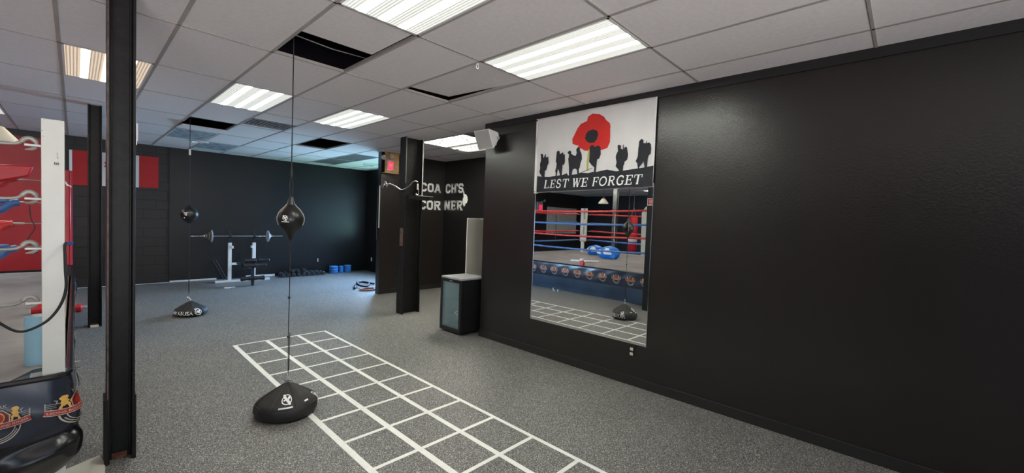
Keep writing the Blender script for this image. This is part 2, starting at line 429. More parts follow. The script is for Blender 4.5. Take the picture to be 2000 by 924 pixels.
# far side wall with the window
WY0, WY1, WZ0, WZ1 = 8.75, 11.12, .95, 2.45
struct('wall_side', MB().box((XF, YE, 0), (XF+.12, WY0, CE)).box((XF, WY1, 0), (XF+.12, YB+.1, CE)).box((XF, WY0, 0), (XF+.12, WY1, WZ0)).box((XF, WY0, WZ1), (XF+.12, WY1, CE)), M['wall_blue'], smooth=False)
def window(name, x0, x1, y0, y1, z0, z1, axis, bars):
    f = MB(); t = .05
    if axis == 'x':
        f.box((x0, y0, z0), (x1, y0+t, z1)).box((x0, y1-t, z0), (x1, y1, z1)).box((x0, y0, z0), (x1, y1, z0+t)).box((x0, y0, z1-t), (x1, y1, z1))
        for b in bars: f.box((x0, b-.02, z0), (x1, b+.02, z1))
        g = MB().box(((x0+x1)/2-.003, y0+t, z0+t), ((x0+x1)/2+.003, y1-t, z1-t))
    else:
        f.box((x0, y0, z0), (x0+t, y1, z1)).box((x1-t, y0, z0), (x1, y1, z1)).box((x0, y0, z0), (x1, y1, z0+t)).box((x0, y0, z1-t), (x1, y1, z1))
        for b in bars: f.box((b-.02, y0, z0), (b+.02, y1, z1))
        g = MB().box((x0+t, (y0+y1)/2-.003, z0+t), (x1-t, (y0+y1)/2+.003, z1-t))
    o = struct(name, f, M['white_metal'], smooth=False); p = g.build('pane', M['pane'], o, smooth=False); return o
window('window_1', XF+.01, XF+.09, WY0, WY1, WZ0, WZ1, 'x', [9.9])
# back wall: smooth panelled part, recessed block part, red painted part
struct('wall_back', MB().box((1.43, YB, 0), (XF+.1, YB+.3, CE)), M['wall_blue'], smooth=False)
struct('wall_back_block', MB().box((-.30, YB+.02, 0), (1.43, YB+.3, CE)).box((XL, YB+.02, 0), (-4.2, YB+.3, CE)), M['brick'], smooth=False)
struct('wall_back_red', MB().box((-4.2, YB+.02, 0), (-.30, YB+.3, CE-.12)), M['redwall'], smooth=False)
struct('trim_2', MB().box((-4.2, YB+.01, CE-.12), (-.30, YB+.3, CE)), M['baseboard'], smooth=False)
struct('baseboard_back', MB().box((1.44, YB-.012, 0), (2.3, YB, .035)).box((2.9, YB-.012, 0), (3.55, YB, .05)), M['white_metal'], smooth=False)
struct('wall_left', MB().box((XL-.1, YF, 0), (XL, YB+.3, CE)), M['wall'], smooth=False)
SX0, SX1, SZ0, SZ1 = -4.6, 2.4, .25, 2.35
struct('wall_front', MB().box((XL, YF-.1, 0), (SX0, YF, CE)).box((SX1, YF-.1, 0), (XW, YF, CE)).box((SX0, YF-.1, 0), (SX1, YF, SZ0)).box((SX0, YF-.1, SZ1), (SX1, YF, CE)), M['wall'], smooth=False)
window('window_added', SX0, SX1, YF-.09, YF-.02, SZ0, SZ1, 'y', [-2.3, .1])  # unseen window, added to go with the ceiling fill
# ------------------------------------------------------------------ ceiling: 2 x 4 ft tiles in a tee grid
GX, GY, DX, DY = .5201, 1.4581, .6096, 1.2192
def gx(i): return GX+DX*i
def gy(j): return GY+DY*j
LIGHTS = {(1, 0): 'lens_cool', (3, 0): 'lens_cool', (-1, 3): 'lens_warm', (1, 3): 'lens_cool', (3, 3): 'lens_cool', (6, 3): 'lens_mottled', (7, 3): 'lens_corner', (-3, 6): 'lens',
          (1, 6): 'lens_off', (2, 7): 'lens_off', (-6, 1): 'lens', (-6, 4): 'lens', (-10, 2): 'lens', (-10, 5): 'lens', (-13, 4): 'lens'}
SPECIAL = {(1, 1), (1, 5), (4, 5), (3, 1), (2, 4)}
VENTS = {(6, 6), (6, 7)}
tiles = MB(); tees = MB(); hang = MB()
hw = .012
for i in range(-17, 10):
    for j in range(-5, 9):
        x0, x1, y0, y1 = gx(i), gx(i+1), gy(j), gy(j+1)
        x0 = max(x0, XL); y0 = max(y0, YF); y1 = min(y1, YB+.02)
        xm = XW if y0 < YE-.3 else XF
        if j == 2 and x0 > XW-.01: y0 = YE      # the recess starts here
        x1c = min(x1, xm)
        if j == 2 and x0 < XW < x1: x1c = XW
        x1c_full = x1c
        if x0 >= x1c-1e-4 or y0 >= y1-1e-4: continue
        key = (i, j)
        # tees along the cell edges
        tees.box((x0-hw, y0, CE-.004), (x0+hw, y1, CE+.02)); tees.box((x0, y0-hw*.7, CE-.004), (x1c, y0+hw*.7, CE+.02))
        if key in LIGHTS: continue
        if key in VENTS: continue
        if key == (1, 1): tiles.box((x0, y0, CE), (x1c-.045, gy(1.5), CE+.012)); continue
        if key == (1, 5):
            # this tile has slipped: its near end hangs open
            a = gy(5.42)
            tiles.add([(x0, a, CE-.05), (x1c, a, CE-.05), (x1c, y1, CE), (x0, y1, CE), (x0, a, CE-.035), (x1c, a, CE-.035), (x1c, y1, CE+.015), (x0, y1, CE+.015)],
                      [(0, 3, 2, 1), (4, 5, 6, 7), (0, 1, 5, 4), (1, 2, 6, 5), (2, 3, 7, 6), (3, 0, 4, 7)]); continue
        if key == (4, 5): continue
        if key == (3, 1):
            # pushed up at one corner, leaving a dark gap along two edges
            vs = [(x0+.005, y0+.005, CE), (x1c-.01, y0+.005, CE), (x1c-.015, y1-.02, CE+.06), (x0+.005, y1-.075, CE+.02)]
            tiles.add(vs+[(a, b, c+.012) for a, b, c in vs], [(0, 3, 2, 1), (4, 5, 6, 7), (0, 1, 5, 4), (1, 2, 6, 5), (2, 3, 7, 6), (3, 0, 4, 7)]); continue
        if key == (2, 4): tiles.box((x0, y0, CE), (x1c, gy(4.42), CE+.012)).box((x0, gy(4.9), CE), (x1c, y1, CE+.012)); continue
        tiles.box((x0, y0, CE), (x1c, y1, CE+.012))
        if j == 2 and x0 < XW < x1: tiles.box((XW, YE, CE), (x1, y1, CE+.012))
struct('ceiling', tiles, M['tile'], smooth=False)
struct('trim_3', tees, M['tee'], smooth=False)
vd = MB(); V0 = CE+.55
vd.box((XL, YF, V0), (XF+.1, YB+.3, V0+.05)).box((XL-.1, YF, CE+.02), (XL, YB+.3, V0)).box((XF, YF, CE+.02), (XF+.1, YB+.3, V0)).box((XL, YF-.1, CE+.02), (XF, YF, V0)).box((XL, YB+.02, CE+.02), (XF, YB+.3, V0))
struct('ceiling_void', vd, M['void'], smooth=False)
pipes = Thing('conduit', (1.3, 3.0, CE+.3), 'thin grey conduits inside the large open ceiling hole above the nearer ball', 'pipe')
pipes.part('pipe', MB().tube([(.9, 3.75, CE+.12), (1.25, 3.55, CE+.16), (1.9, 3.45, CE+.12)], .006), M['grey_plastic'])
pipes.part('pipe', MB().tube([(1.0, 3.62, CE+.1), (1.6, 3.85, CE+.16), (2.1, 3.9, CE+.2)], .005), M['grey_plastic'])

def fixture(i, j, key, label, group='recessed ceiling light fixtures'):
    x0, x1, y0, y1 = gx(i)+hw, gx(i+1)-hw, gy(j)+hw*.7, gy(j+1)-hw*.7
    c = ((x0+x1)/2, (y0+y1)/2, CE)
    t = Thing('ceiling_light', c, label, 'ceiling light', group)
    f = MB(); e = .016
    for a, b in (((x0, y0), (x1, y0+e)), ((x0, y1-e), (x1, y1)), ((x0, y0), (x0+e, y1)), ((x1-e, y0), (x1, y1))):
        f.box((a[0], a[1], CE-.006), (b[0], b[1], CE+.07))
    f.box((x0, y0, CE+.07), (x1, y1, CE+.08))
    t.part('frame', f, M['white_metal'], smooth=False)
    l = MB(); d = .005
    xa, xb, ya, yb = x0+e, x1-e, y0+e, y1-e
    l.box((xa, ya, CE-d), (xb, yb, CE+.002))
    t.part('lens', l, M[key], smooth=False)
    return t
FL = {(1, 0): 'bright ceiling light cut by the top edge of the photo, nearest the large ceiling hole',
      (3, 0): 'large bright ribbed ceiling light above the poppy flag',
      (-1, 3): 'warm orange ceiling light behind the big black pillar',
      (1, 3): 'bright ribbed ceiling light crossed by the nearer ball rope',
      (3, 3): 'bright ceiling light between the ball rope and the middle column',
      (6, 3): 'mottled cream ceiling light beside the middle column',
      (7, 3): 'bright ceiling light partly hidden by the white wall speaker',
      (-3, 6): 'lit ceiling light at the left edge above the ring',
      (1, 6): 'unlit bluish ceiling light behind the farther ball rope',
      (2, 7): 'unlit bluish ceiling light nearest the back wall'}
for (i, j), k in LIGHTS.items():
    lab = FL.get((i, j), {(-6, 1): 'lit ceiling light over the near side of the boxing ring', (-6, 4): 'lit ceiling light over the far side of the boxing ring', (-10, 2): 'lit ceiling light beyond the ring, nearer the front wall',
         (-10, 5): 'lit ceiling light beyond the ring, nearer the back wall', (-3, -1): 'lit ceiling light behind and left of the camera', (0, -3): 'lit ceiling light by the added front window', (-13, 4): 'lit ceiling light by the far left wall'}.get((i, j)))
    fixture(i, j, k, lab)
def vent_panel(i, ja, jb, label):
    x0, x1, y0, y1 = gx(i)+hw, gx(i+1)-hw, gy(ja)+.01, gy(jb)-.01
    t = Thing('ceiling_vent', ((x0+x1)/2, (y0+y1)/2, CE), label, 'air vent', 'grey louvred ceiling panels')
    t.part('frame', MB().box((x0, y0, CE-.004), (x1, y0+.02, CE+.02)).box((x0, y1-.02, CE-.004), (x1, y1, CE+.02)).box((x0, y0, CE-.004), (x0+.02, y1, CE+.02)).box((x1-.02, y0, CE-.004), (x1, y1, CE+.02)).box((x0, y0, CE+.02), (x1, y1, CE+.025)), M['ventgrey'], smooth=False)
    sl = MB(); n = max(4, int((x1-x0)/.05))
    for k in range(1, n):
        x = x0+(x1-x0)*k/n; sl.box((x-.004, y0+.02, CE), (x+.012, y1-.02, CE+.008))
    t.part('louvre', sl, M['ventgrey'], smooth=False)
vent_panel(2, 4.42, 4.9, 'grey ribbed ceiling panel between two lit ceiling lights near the farther ball')
vent_panel(6, 6, 7, 'nearer of two grey ceiling panels over the blue-lit back room')
vent_panel(6, 7, 8, 'farther of two grey ceiling panels over the blue-lit back room')
def diffuser(c, label, r=.15):
    t = Thing('ceiling_diffuser', c, label, 'air diffuser', 'round ceiling diffusers')
    x, y, z = c
    t.part('rim', MB().lathe([(r, 0), (r, -.012), (r*.85, -.02), (r*.8, 0)], c, 28), M['white_metal'])
    t.part('cone', MB().lathe([(r*.62, .0), (r*.58, -.012), (r*.46, -.012), (r*.42, 0)], c, 28).lathe([(r*.28, 0), (r*.24, -.014), (0, -.014)], c, 28), M['white_metal'])
diffuser((1.69, 10.15, CE), 'round white air diffuser in the ceiling behind the farther ball rope')
diffuser((5.27, 6.42, CE), 'round white air diffuser in the ceiling above the corner lettering')
diffuser((5.30, 10.3, CE), 'round air diffuser in the green-lit ceiling near the exit sign')
hk = Thing('ceiling_hook', (2.366, 2.733, CE-.002), 'small white eye hook on the ceiling beside the large bright light', 'hook')
hk.part('plate', MB().lathe([(.014, 0), (.014, -.006), (0, -.006)], (2.366, 2.733, CE-.004), 14), M['white_metal'])
hk.part('eye', MB().tube([(2.366+.013*math.cos(a), 2.733, CE-.028+.017*math.sin(a)) for a in [2*PI*k/14 for k in range(14)]], .004, 8, closed=True), M['white_metal'])

# ================================================================== STEEL COLUMNS
def column(name_label, x0, x1, y0, y1, tf=.014, edge=True, rust=True, splice=False, mt='black_steel'):
    xm, ym = (x0+x1)/2, (y0+y1)/2
    t = Thing('steel_column', (xm, ym, 0), name_label, 'column', 'black steel columns')
    t.part('flange', MB().box((x0, y0, 0), (x0+tf, y1, CE+.02)), M[mt], smooth=False, bevel=.003)
    t.part('flange', MB().box((x1-tf, y0, 0), (x1, y1, CE+.02)), M[mt], smooth=False, bevel=.003)
    t.part('web', MB().box((x0+tf, ym-.006, 0), (x1-tf, ym+.006, CE+.02)).box((x0+tf, ym-.02, 0), (x0+tf+.012, ym+.02, CE)).box((x1-tf-.012, ym-.02, 0), (x1-tf, ym+.02, CE)), M[mt], smooth=False, bevel=.004)
    if edge:
        t.part('worn_edge', MB().box((x0+.001, y0-.0015, .3), (x0+tf*.55, y0+.0005, CE)), M['browned'], smooth=False, label='scuffed brown front edge')
    if rust:
        t.part('rust_patch', MB().box((x0+tf+.01, ym-.014, 0), (x1-tf-.02, ym-.005, .035)).box((x0+tf+.03, ym-.02, 0), (x1-tf-.03, ym-.012, .018)), M['rust'], label='rusty orange foot', smooth=False)
    if splice:
        t.part('splice_plate', MB().box((x0-.012, y0-.008, 0), (x0+.006, y1, .42)).box((x1-.004, y0-.004, 0), (x1+.006, y1, .42)), M[mt], smooth=False, bevel=.003)
    return t
column('big black steel column in the left foreground with a rusty foot', .136, .268, 3.58, 3.74, splice=True)
p2 = column('narrower black steel column standing left behind the big one', .118, .252, 7.87, 8.03, edge=False)
p2.part('paint_chip', MB().box((.14, 7.86, 0), (.22, 7.875, .03)), M['board'], label='bare pale patch at the foot')
pm = column('black steel column in the middle holding a small shelf', 3.775, 4.115, 6.07, 6.26, tf=.02, edge=False, rust=False)
column('grey-lit steel column beyond the ring, seen in the mirror', -5.72, -5.58, 7.87, 8.03, edge=False, rust=False, mt='steel_lit')
pm.part('scuff', MB().box((3.7735, 6.1, 1.15), (3.7755, 6.2, 1.45)), M['browned'])
pm.part('lit_edge', MB().box((4.094, 6.0685, 2.01), (4.114, 6.0705, CE)).box((3.775, 6.0685, 2.2), (3.781, 6.0705, CE)), M['grey_plastic'], smooth=False, label='pale painted light along the flange edge')  # pale strips painted in for light caught on the flange edges
# shelf with a wavy bar on the middle column
sh = Thing('column_shelf', (3.95, 6.05, 2.0), 'small dark shelf plate bolted to the middle column', 'shelf')
sh.part('plate', MB().box((3.80, 5.98, 1.995), (4.27, 6.068, 2.003)), M['black_steel'], smooth=False)
sh.part('bracket', MB().box((3.80, 5.985, 1.93), (4.20, 6.068, 1.995)), M['black_steel'], smooth=False, bevel=.006)
sh.part('edge_strip', MB().box((3.93, 5.974, 1.997), (4.27, 5.98, 2.005)), M['grey_plastic'], label='bright metal front edge', smooth=False)
cb = Thing('curl_bar', (3.95, 6.02, 2.01), 'wavy chrome curl bar sticking out left from the middle column shelf', 'curl bar')
pts = []
ctrl = [(3.30, 5.94, 2.12), (3.40, 5.95, 2.145), (3.52, 5.96, 2.12), (3.62, 5.97, 2.075), (3.70, 5.98, 2.09), (3.80, 5.99, 2.15), (3.86, 5.995, 2.215), (3.92, 6.0, 2.24), (3.955, 6.0, 2.225)]
def smooth_pts(c, n=6):
    P = [Vector(p) for p in c]; o = []
    for i in range(len(P)-1):
        p0, p1, p2_, p3 = P[max(i-1, 0)], P[i], P[i+1], P[min(i+2, len(P)-1)]
        for k in range(n):
            t = k/n; o.append(.5*((2*p1)+(-p0+p2_)*t+(2*p0-5*p1+4*p2_-p3)*t*t+(-p0+3*p1-3*p2_+p3)*t**3))
    o.append(P[-1]); return o
cb.part('bar', MB().tube(smooth_pts(ctrl), .011, 10), M['chrome'])
cb.part('upright_end', MB().tube([(3.965, 6.0, 2.20), (3.965, 6.0, 2.10)], .014, 10), M['sockets'], label='pale yellow sleeve')
cb.part('wire_hook', MB().tube(smooth_pts([(3.985, 6.0, 2.12), (3.985, 6.0, 2.03), (3.96, 6.0, 2.02), (3.93, 6.0, 2.03), (3.95, 6.0, 2.05)]), .005, 8), M['chrome'])
col_ = MB()
for x, a in ((3.33, .5), (3.37, -.4)):
    col_.lathe([(.02, -.012), (.02, .012)], (x, 5.942, 2.13), 12, axis='x')
    for k in range(4):
        an = a+PI/2*k; col_.tube([(x, 5.942, 2.13), (x+.02*(-1)**k, 5.942+.05*math.cos(an), 2.13+.055*math.sin(an))], .006, 6)
cb.part('star_collar', col_, M['chrome'])

# ================================================================== RIGHT WALL: FLAG, MIRROR, SPEAKER, OUTLET
mi = Thing('wall_mirror', (XW, 2.6, .435), 'tall frameless wall mirror hanging below the poppy flag', 'mirror')
mi.part('glass', MB().add([(XW-.007-.0130*(1-f_)+e_, 1.838+1.528*f_, z_) for z_ in (.437, 2.06) for f_, e_ in ((0, 0), (1, 0), (1, .004), (0, .004))], [(0, 3, 2, 1), (4, 5, 6, 7), (0, 1, 5, 4), (1, 2, 6, 5), (2, 3, 7, 6), (3, 0, 4, 7)]), M['mirror'], smooth=False)
mi.part('edge_trim', MB().box((XW-.023, 1.832, .43), (XW, 1.840, 2.06)).box((XW-.012, 3.364, .43), (XW, 3.372, 2.06)).box((XW-.012, 1.832, .428), (XW, 3.372, .438)), M['chrome'], label='bright bevelled edge', smooth=False)
POPPY = [(2.827, 2.59), (2.8, 2.636), (2.752, 2.663), (2.76, 2.704), (2.718, 2.747), (2.639, 2.768), (2.626, 2.814), (2.572, 2.841), (2.489, 2.825), (2.428, 2.786), (2.405, 2.752), (2.351, 2.706), (2.345, 2.66), (2.361, 2.631), (2.344, 2.584), (2.344, 2.508), (2.372, 2.45), (2.442, 2.433), (2.515, 2.455), (2.588, 2.435), (2.664, 2.448), (2.694, 2.471), (2.753, 2.485), (2.734, 2.507), (2.774, 2.516), (2.82, 2.537)]
CORE = [(2.645, 2.626), (2.618, 2.655), (2.563, 2.668), (2.507, 2.649), (2.487, 2.608), (2.502, 2.555), (2.537, 2.52), (2.592, 2.522), (2.635, 2.546), (2.655, 2.58)]
GROUND = [(3.333, 2.195), (3.23, 2.182), (3.141, 2.178), (3.054, 2.187), (2.949, 2.189), (2.888, 2.208), (2.867, 2.182), (2.826, 2.177), (2.757, 2.19), (2.69, 2.202), (2.594, 2.193), (2.539, 2.206), (2.465, 2.194), (2.394, 2.19), (2.36, 2.219), (2.35, 2.191), (2.256, 2.195), (2.189, 2.19), (2.124, 2.198), (2.044, 2.201), (1.982, 2.212), (1.906, 2.221), (1.847, 2.229), (1.84, 2.02), (3.323, 1.997)]
STEM = [(2.608, 2.456), (2.589, 2.451), (2.601, 2.328), (2.599, 2.217), (2.618, 2.218), (2.62, 2.329)]
S1 = [(3.291, 2.458), (3.273, 2.463), (3.253, 2.45), (3.252, 2.427), (3.244, 2.409), (3.222, 2.407), (3.221, 2.453), (3.212, 2.452), (3.21, 2.412), (3.186, 2.418), (3.171, 2.42), (3.16, 2.346), (3.178, 2.314), (3.192, 2.264), (3.214, 2.254), (3.217, 2.18), (3.25, 2.181), (3.278, 2.211), (3.302, 2.241), (3.29, 2.298), (3.299, 2.339), (3.286, 2.378), (3.273, 2.406), (3.267, 2.422), (3.286, 2.435)]
S2 = [(3.046, 2.466), (3.026, 2.481), (3.002, 2.465), (3.003, 2.435), (2.975, 2.427), (2.956, 2.453), (2.949, 2.447), (2.962, 2.426), (2.924, 2.428), (2.917, 2.341), (2.926, 2.306), (2.949, 2.31), (2.96, 2.267), (2.977, 2.246), (2.956, 2.177), (2.979, 2.178), (3.0, 2.236), (3.019, 2.265), (3.037, 2.227), (3.034, 2.174), (3.052, 2.175), (3.051, 2.228), (3.063, 2.24), (3.048, 2.283), (3.042, 2.327), (3.057, 2.353), (3.05, 2.405), (3.033, 2.432), (3.043, 2.449)]
S3 = [(2.884, 2.441), (2.863, 2.464), (2.832, 2.453), (2.835, 2.426), (2.801, 2.407), (2.788, 2.358), (2.772, 2.341), (2.775, 2.395), (2.757, 2.425), (2.752, 2.446), (2.766, 2.468), (2.747, 2.488), (2.718, 2.483), (2.716, 2.453), (2.693, 2.414), (2.684, 2.356), (2.7, 2.315), (2.71, 2.263), (2.722, 2.237), (2.713, 2.189), (2.738, 2.188), (2.747, 2.238), (2.774, 2.256), (2.806, 2.242), (2.818, 2.173), (2.855, 2.169), (2.85, 2.217), (2.857, 2.272), (2.863, 2.326), (2.871, 2.37), (2.86, 2.401), (2.857, 2.423), (2.875, 2.429)]
S5 = [(2.587, 2.485), (2.563, 2.499), (2.535, 2.488), (2.525, 2.472), (2.481, 2.486), (2.453, 2.465), (2.448, 2.387), (2.464, 2.346), (2.491, 2.336), (2.503, 2.29), (2.502, 2.196), (2.524, 2.197), (2.523, 2.252), (2.562, 2.286), (2.591, 2.319), (2.587, 2.351), (2.575, 2.366), (2.583, 2.406), (2.57, 2.452), (2.562, 2.464)]
S6 = [(2.247, 2.461), (2.231, 2.468), (2.205, 2.455), (2.209, 2.429), (2.184, 2.412), (2.182, 2.465), (2.176, 2.464), (2.174, 2.42), (2.159, 2.438), (2.14, 2.437), (2.121, 2.353), (2.129, 2.306), (2.157, 2.288), (2.16, 2.26), (2.18, 2.232), (2.173, 2.183), (2.205, 2.184), (2.234, 2.22), (2.26, 2.246), (2.247, 2.295), (2.242, 2.329), (2.263, 2.345), (2.251, 2.383), (2.228, 2.416), (2.243, 2.437)]
S7 = [(2.007, 2.481), (1.986, 2.502), (1.961, 2.49), (1.959, 2.457), (1.934, 2.455), (1.927, 2.477), (1.922, 2.475), (1.924, 2.454), (1.9, 2.458), (1.882, 2.44), (1.877, 2.389), (1.881, 2.343), (1.898, 2.335), (1.911, 2.29), (1.924, 2.272), (1.913, 2.211), (1.936, 2.207), (1.949, 2.274), (1.965, 2.28), (1.994, 2.258), (1.991, 2.201), (2.006, 2.202), (2.014, 2.259), (2.034, 2.284), (2.017, 2.316), (2.013, 2.335), (2.01, 2.373), (2.012, 2.42), (1.999, 2.452), (1.994, 2.465)]
fl = Thing('poppy_flag', (XW, 2.6, 2.0), 'white remembrance flag with red poppy and soldier silhouettes above the mirror', 'flag')
XC = XW-.026
def wave(y, z): return .003*math.sin(9*y+2*z)+.002*math.sin(5*z-3*y)+.0025*math.sin(21*y+11*z)
def zedge(y, z):     # the flag hangs a little unevenly
    return z
cl = MB(); nu, nv = 60, 36
vs = []
for a in range(nu+1):
    for b_ in range(nv+1):
        y = 3.372-(3.372-1.843)*a/nu; tz = b_/nv
        ztop = 2.888+.010*a/nu+.006*math.sin(a/nu*PI); zbot = 1.994+.028*a/nu
        z = zbot+(ztop-zbot)*tz
        vs.append((XC+wave(y, z), y, z))
fs = [(a*(nv+1)+b_, (a+1)*(nv+1)+b_, (a+1)*(nv+1)+b_+1, a*(nv+1)+b_+1) for a in range(nu) for b_ in range(nv)]
cl.add(vs, fs)
clo = fl.part('cloth', cl, M['cloth'])
so = clo.modifiers.new('thick', 'SOLIDIFY'); so.thickness = .0015
def flat_fill(polys, depth, name, mt, parent, Xfn):
    """fine triangulated fill of outlines on the cloth"""
    bm = bmesh.new()
    for poly in polys:
        vs_ = [bm.verts.new((0, p[0], p[1])) for p in poly]
        try: bm.faces.new(vs_)
        except ValueError: pass
    bmesh.ops.triangulate(bm, faces=bm.faces)
    for _ in range(5):
        es = [e for e in bm.edges if e.calc_length() > .05]
        if not es: break
        bmesh.ops.subdivide_edges(bm, edges=es, cuts=1)
        bmesh.ops.triangulate(bm, faces=bm.faces)
    me = bpy.data.meshes.new(name)
    for v in bm.verts: v.co.x = Xfn(v.co.y, v.co.z)-depth
    bm.to_mesh(me); bm.free(); me.materials.append(mt)
    o = bpy.data.objects.new(name, me); COL.objects.link(o); o.parent = parent
    base = Vector(fl.loc)
    for v in me.vertices: v.co -= base
    return o
XfC = lambda y, z: XC+wave(y, z)
flat_fill([POPPY], .003, 'poppy_bloom', M['poppyred'], fl.e, XfC)['label'] = 'large red poppy bloom'
flat_fill([CORE], .0045, 'poppy_core', M['ink'], fl.e, XfC)['label'] = 'black poppy centre'
flat_fill([STEM], .0035, 'poppy_stem', M['stemgreen'], fl.e, XfC)['label'] = 'olive green stem'
GT = [(y, z) for y, z in GROUND]
flat_fill([[(3.333, 2.10)]+GT[:23]+[(1.845, 2.10)], [(3.333, 2.10), (1.845, 2.10), (1.843, 2.024), (3.333, 1.998)]], .004, 'ground_band', M['ink'], fl.e, XfC)['label'] = 'black trench ground band'
for P_ in (S1, S2, S3, S5, S6, S7): flat_fill([P_], .0048, 'soldier_silhouette', M['ink'], fl.e, XfC)
flat_fill([[(2.715, 2.19), (2.55, 2.245), (2.55, 2.25), (2.715, 2.197)]], .0048, 'rifle_silhouette', M['ink'], fl.e, XfC)
st, wd = text_strokes('LEST WE FORGET', .17, .075, .13, gap=.10, shear=.16)
k = (3.228-1.966)/wd
polys = []
for ch, gs in st:
    for g in gs:
        pp = []
        for (px, py) in g:
            y = 3.228-px*k; z = 2.043+.008*(3.228-y)/1.26+py*.098; pp.append((y, z))
        polys.append(pp)
flat_fill(polys, .0058, 'lettering', M['whiteprint'], fl.e, XfC)['label'] = 'white serif words LEST WE FORGET'
fl.part('hem', MB().box((XC-.004, 3.352, 1.985), (XC+.004, 3.376, 2.892)), M['whiteprint'], label='bright white header hem', smooth=False)
fl.part('grommet', MB().lathe([(.010, -.003), (.010, .003)], (XC-.004, 3.364, 2.872), 12, axis='x'), M['iron'])
fl.part('grommet', MB().lathe([(.010, -.003), (.010, .003)], (XC-.004, 3.364, 2.005), 12, axis='x'), M['gold'])

# speaker: wedge cabinet on a bracket
def speaker(label, c, hw_, dep, h, rot):
    t = Thing('wall_speaker', c, label, 'speaker')
    x, y, z = c
    prof = [(-dep, .48*h), (-dep*.30, .52*h), (0, .30*h), (0, -.18*h), (-dep*.28, -.48*h), (-dep*.62, -.52*h), (-dep*.72, -.44*h)]
    prof = [(-dep*1.0, .5*h), (-.12*dep, .42*h), (0, .1*h), (-.42*dep, -.5*h), (-.52*dep, -.52*h)]
    f = lambda u, v, d: (x+u-.055, y+d, z+v)
    t.part('cabinet', MB().prism(prof, f, -hw_, hw_), M['white_metal'], smooth=False, bevel=.02)
    # front grille lies on the slanting face
    a = Vector((-dep*1.0, 0, .5*h)); b = Vector((-.52*dep, 0, -.52*h)); d = (b-a).normalized(); n = Vector((d.z, 0, -d.x))
    if n.x > 0: n = -n
    q = []
    for s_ in (.06, .94):
        p = a+(b-a)*s_
        for yy in (-hw_*.92, hw_*.92):
            for e_ in (.0, .006): q.append((x-.055+p.x+n.x*e_, y+yy, z+p.z+n.z*e_))
    g = MB(); g.add([q[0], q[2], q[6], q[4], q[1], q[3], q[7], q[5]], [(0, 1, 2, 3), (4, 5, 6, 7), (0, 1, 5, 4), (1, 2, 6, 5), (2, 3, 7, 6), (3, 0, 4, 7)])
    t.part('grille', g, M['grey_plastic'], smooth=False, label='light grey front grille')
    t.part('bracket', MB().box((x-.07, y-.03, z-.03), (x, y+.03, z+.06)).box((x-.012, y-.045, z-.05), (x, y+.045, z+.09)), M['grey_plastic'], smooth=False, bevel=.004)
    t.part('knob', MB().lathe([(.02, -.012), (.02, .012)], (x-.09, y-hw_-.008, z+.02), 12, axis='y'), M['grey_plastic'])
    return t
speaker('white wedge loudspeaker on the right wall end beside the poppy flag', (XW, 4.14, 2.70), .15, .20, .235, 0)
def outlet(c, nrm, label, plate='black_plastic', sock='sockets', w_=.07, h_=.115):
    t = Thing('wall_outlet', c, label, 'power outlet', 'wall outlets')
    x, y, z = c
    def B(u0, u1, v0, v1, d0, d1):
        if nrm == 'x': return MB().box((x-d1, y+u0, z+v0), (x-d0, y+u1, z+v1))
        return MB().box((x+u0, y-d1, z+v0), (x+u1, y-d0, z+v1))
    t.part('plate', B(-w_/2, w_/2, -h_/2, h_/2, 0, .006), M[plate], smooth=False, bevel=.002)
    for s_ in (-.025, .025): t.part('socket', B(-.017, .017, s_-.015, s_+.015, .004, .009), M[sock], smooth=False, bevel=.003)
outlet((XW, 1.995, .347), 'x', 'black wall outlet with ivory sockets below the mirror')
outlet((4.62, YB, .36), 'y', 'white wall outlet on the back wall above the blue stacks', sock='whiteprint')
outlet((XF, 11.35, .36), 'x', 'white wall outlet on the dark side wall left of the partition', plate='whiteprint', sock='whiteprint')
sw = Thing('light_switch', (4.893, YP, 2.109), 'small grey switch plate on the partition left of the middle column', 'switch')
sw.part('plate', MB().box((4.865, YP-.006, 2.05), (4.92, YP, 2.165)), M['grey_plastic'], smooth=False, bevel=.002)
sw.part('toggle', MB().box((4.886, YP-.014, 2.095), (4.899, YP-.005, 2.12)), M['black_plastic'], smooth=False)

# ================================================================== PARTITION: EXIT SIGN AND LETTERS
ex = Thing('exit_sign', (4.5, YP, 2.75), 'red lit exit sign in a pine box at the top of the partition edge', 'exit sign')
ex.part('backing_board', MB().box((4.40, YP-.10, 2.53), (4.58, YP-.085, CE)), M['wood'], smooth=False, label='pine front board')
ex.part('side_board', MB().box((4.58, YP-.10, 2.53), (4.72, YP, CE)).box((4.40, YP-.085, 2.53), (4.58, YP, 2.545)), M['wood'], smooth=False, label='lighter pine side board')
ex.part('housing', MB().box((4.43, YP-.125, 2.575), (4.585, YP-.10, 2.80)), M['grey_plastic'], smooth=False, bevel=.004)
ex.part('face', MB().box((4.448, YP-.129, 2.60), (4.572, YP-.124, 2.768)), M['exitred'], smooth=False, label='red EXIT face')
vv, ff = font_mesh('EXIT')
mb = MB().add([(4.512+p[0]*.034, YP-.131, 2.66+p[1]*.07) for p in vv], ff); ex.part('lettering', mb, M['whiteprint'], smooth=False, fixn=False)
for hx, hy, hz in ((4.33, YP-.14, 2.83), (4.50, YP-.16, 2.875)):
    ex.part('lamp_head', MB().lathe([(.022, .03), (.045, .01), (.05, -.03), (.0, -.034)], (hx, hy, hz), 16, axis='y'), M['grey_plastic'])
ex.part('arm', MB().tube([(4.33, YP-.12, 2.83), (4.42, YP-.11, 2.82), (4.50, YP-.12, 2.86)], .012, 8).tube([(4.53, YP-.11, 2.82), (4.53, YP-.11, CE-.01)], .008, 8), M['grey_plastic'])

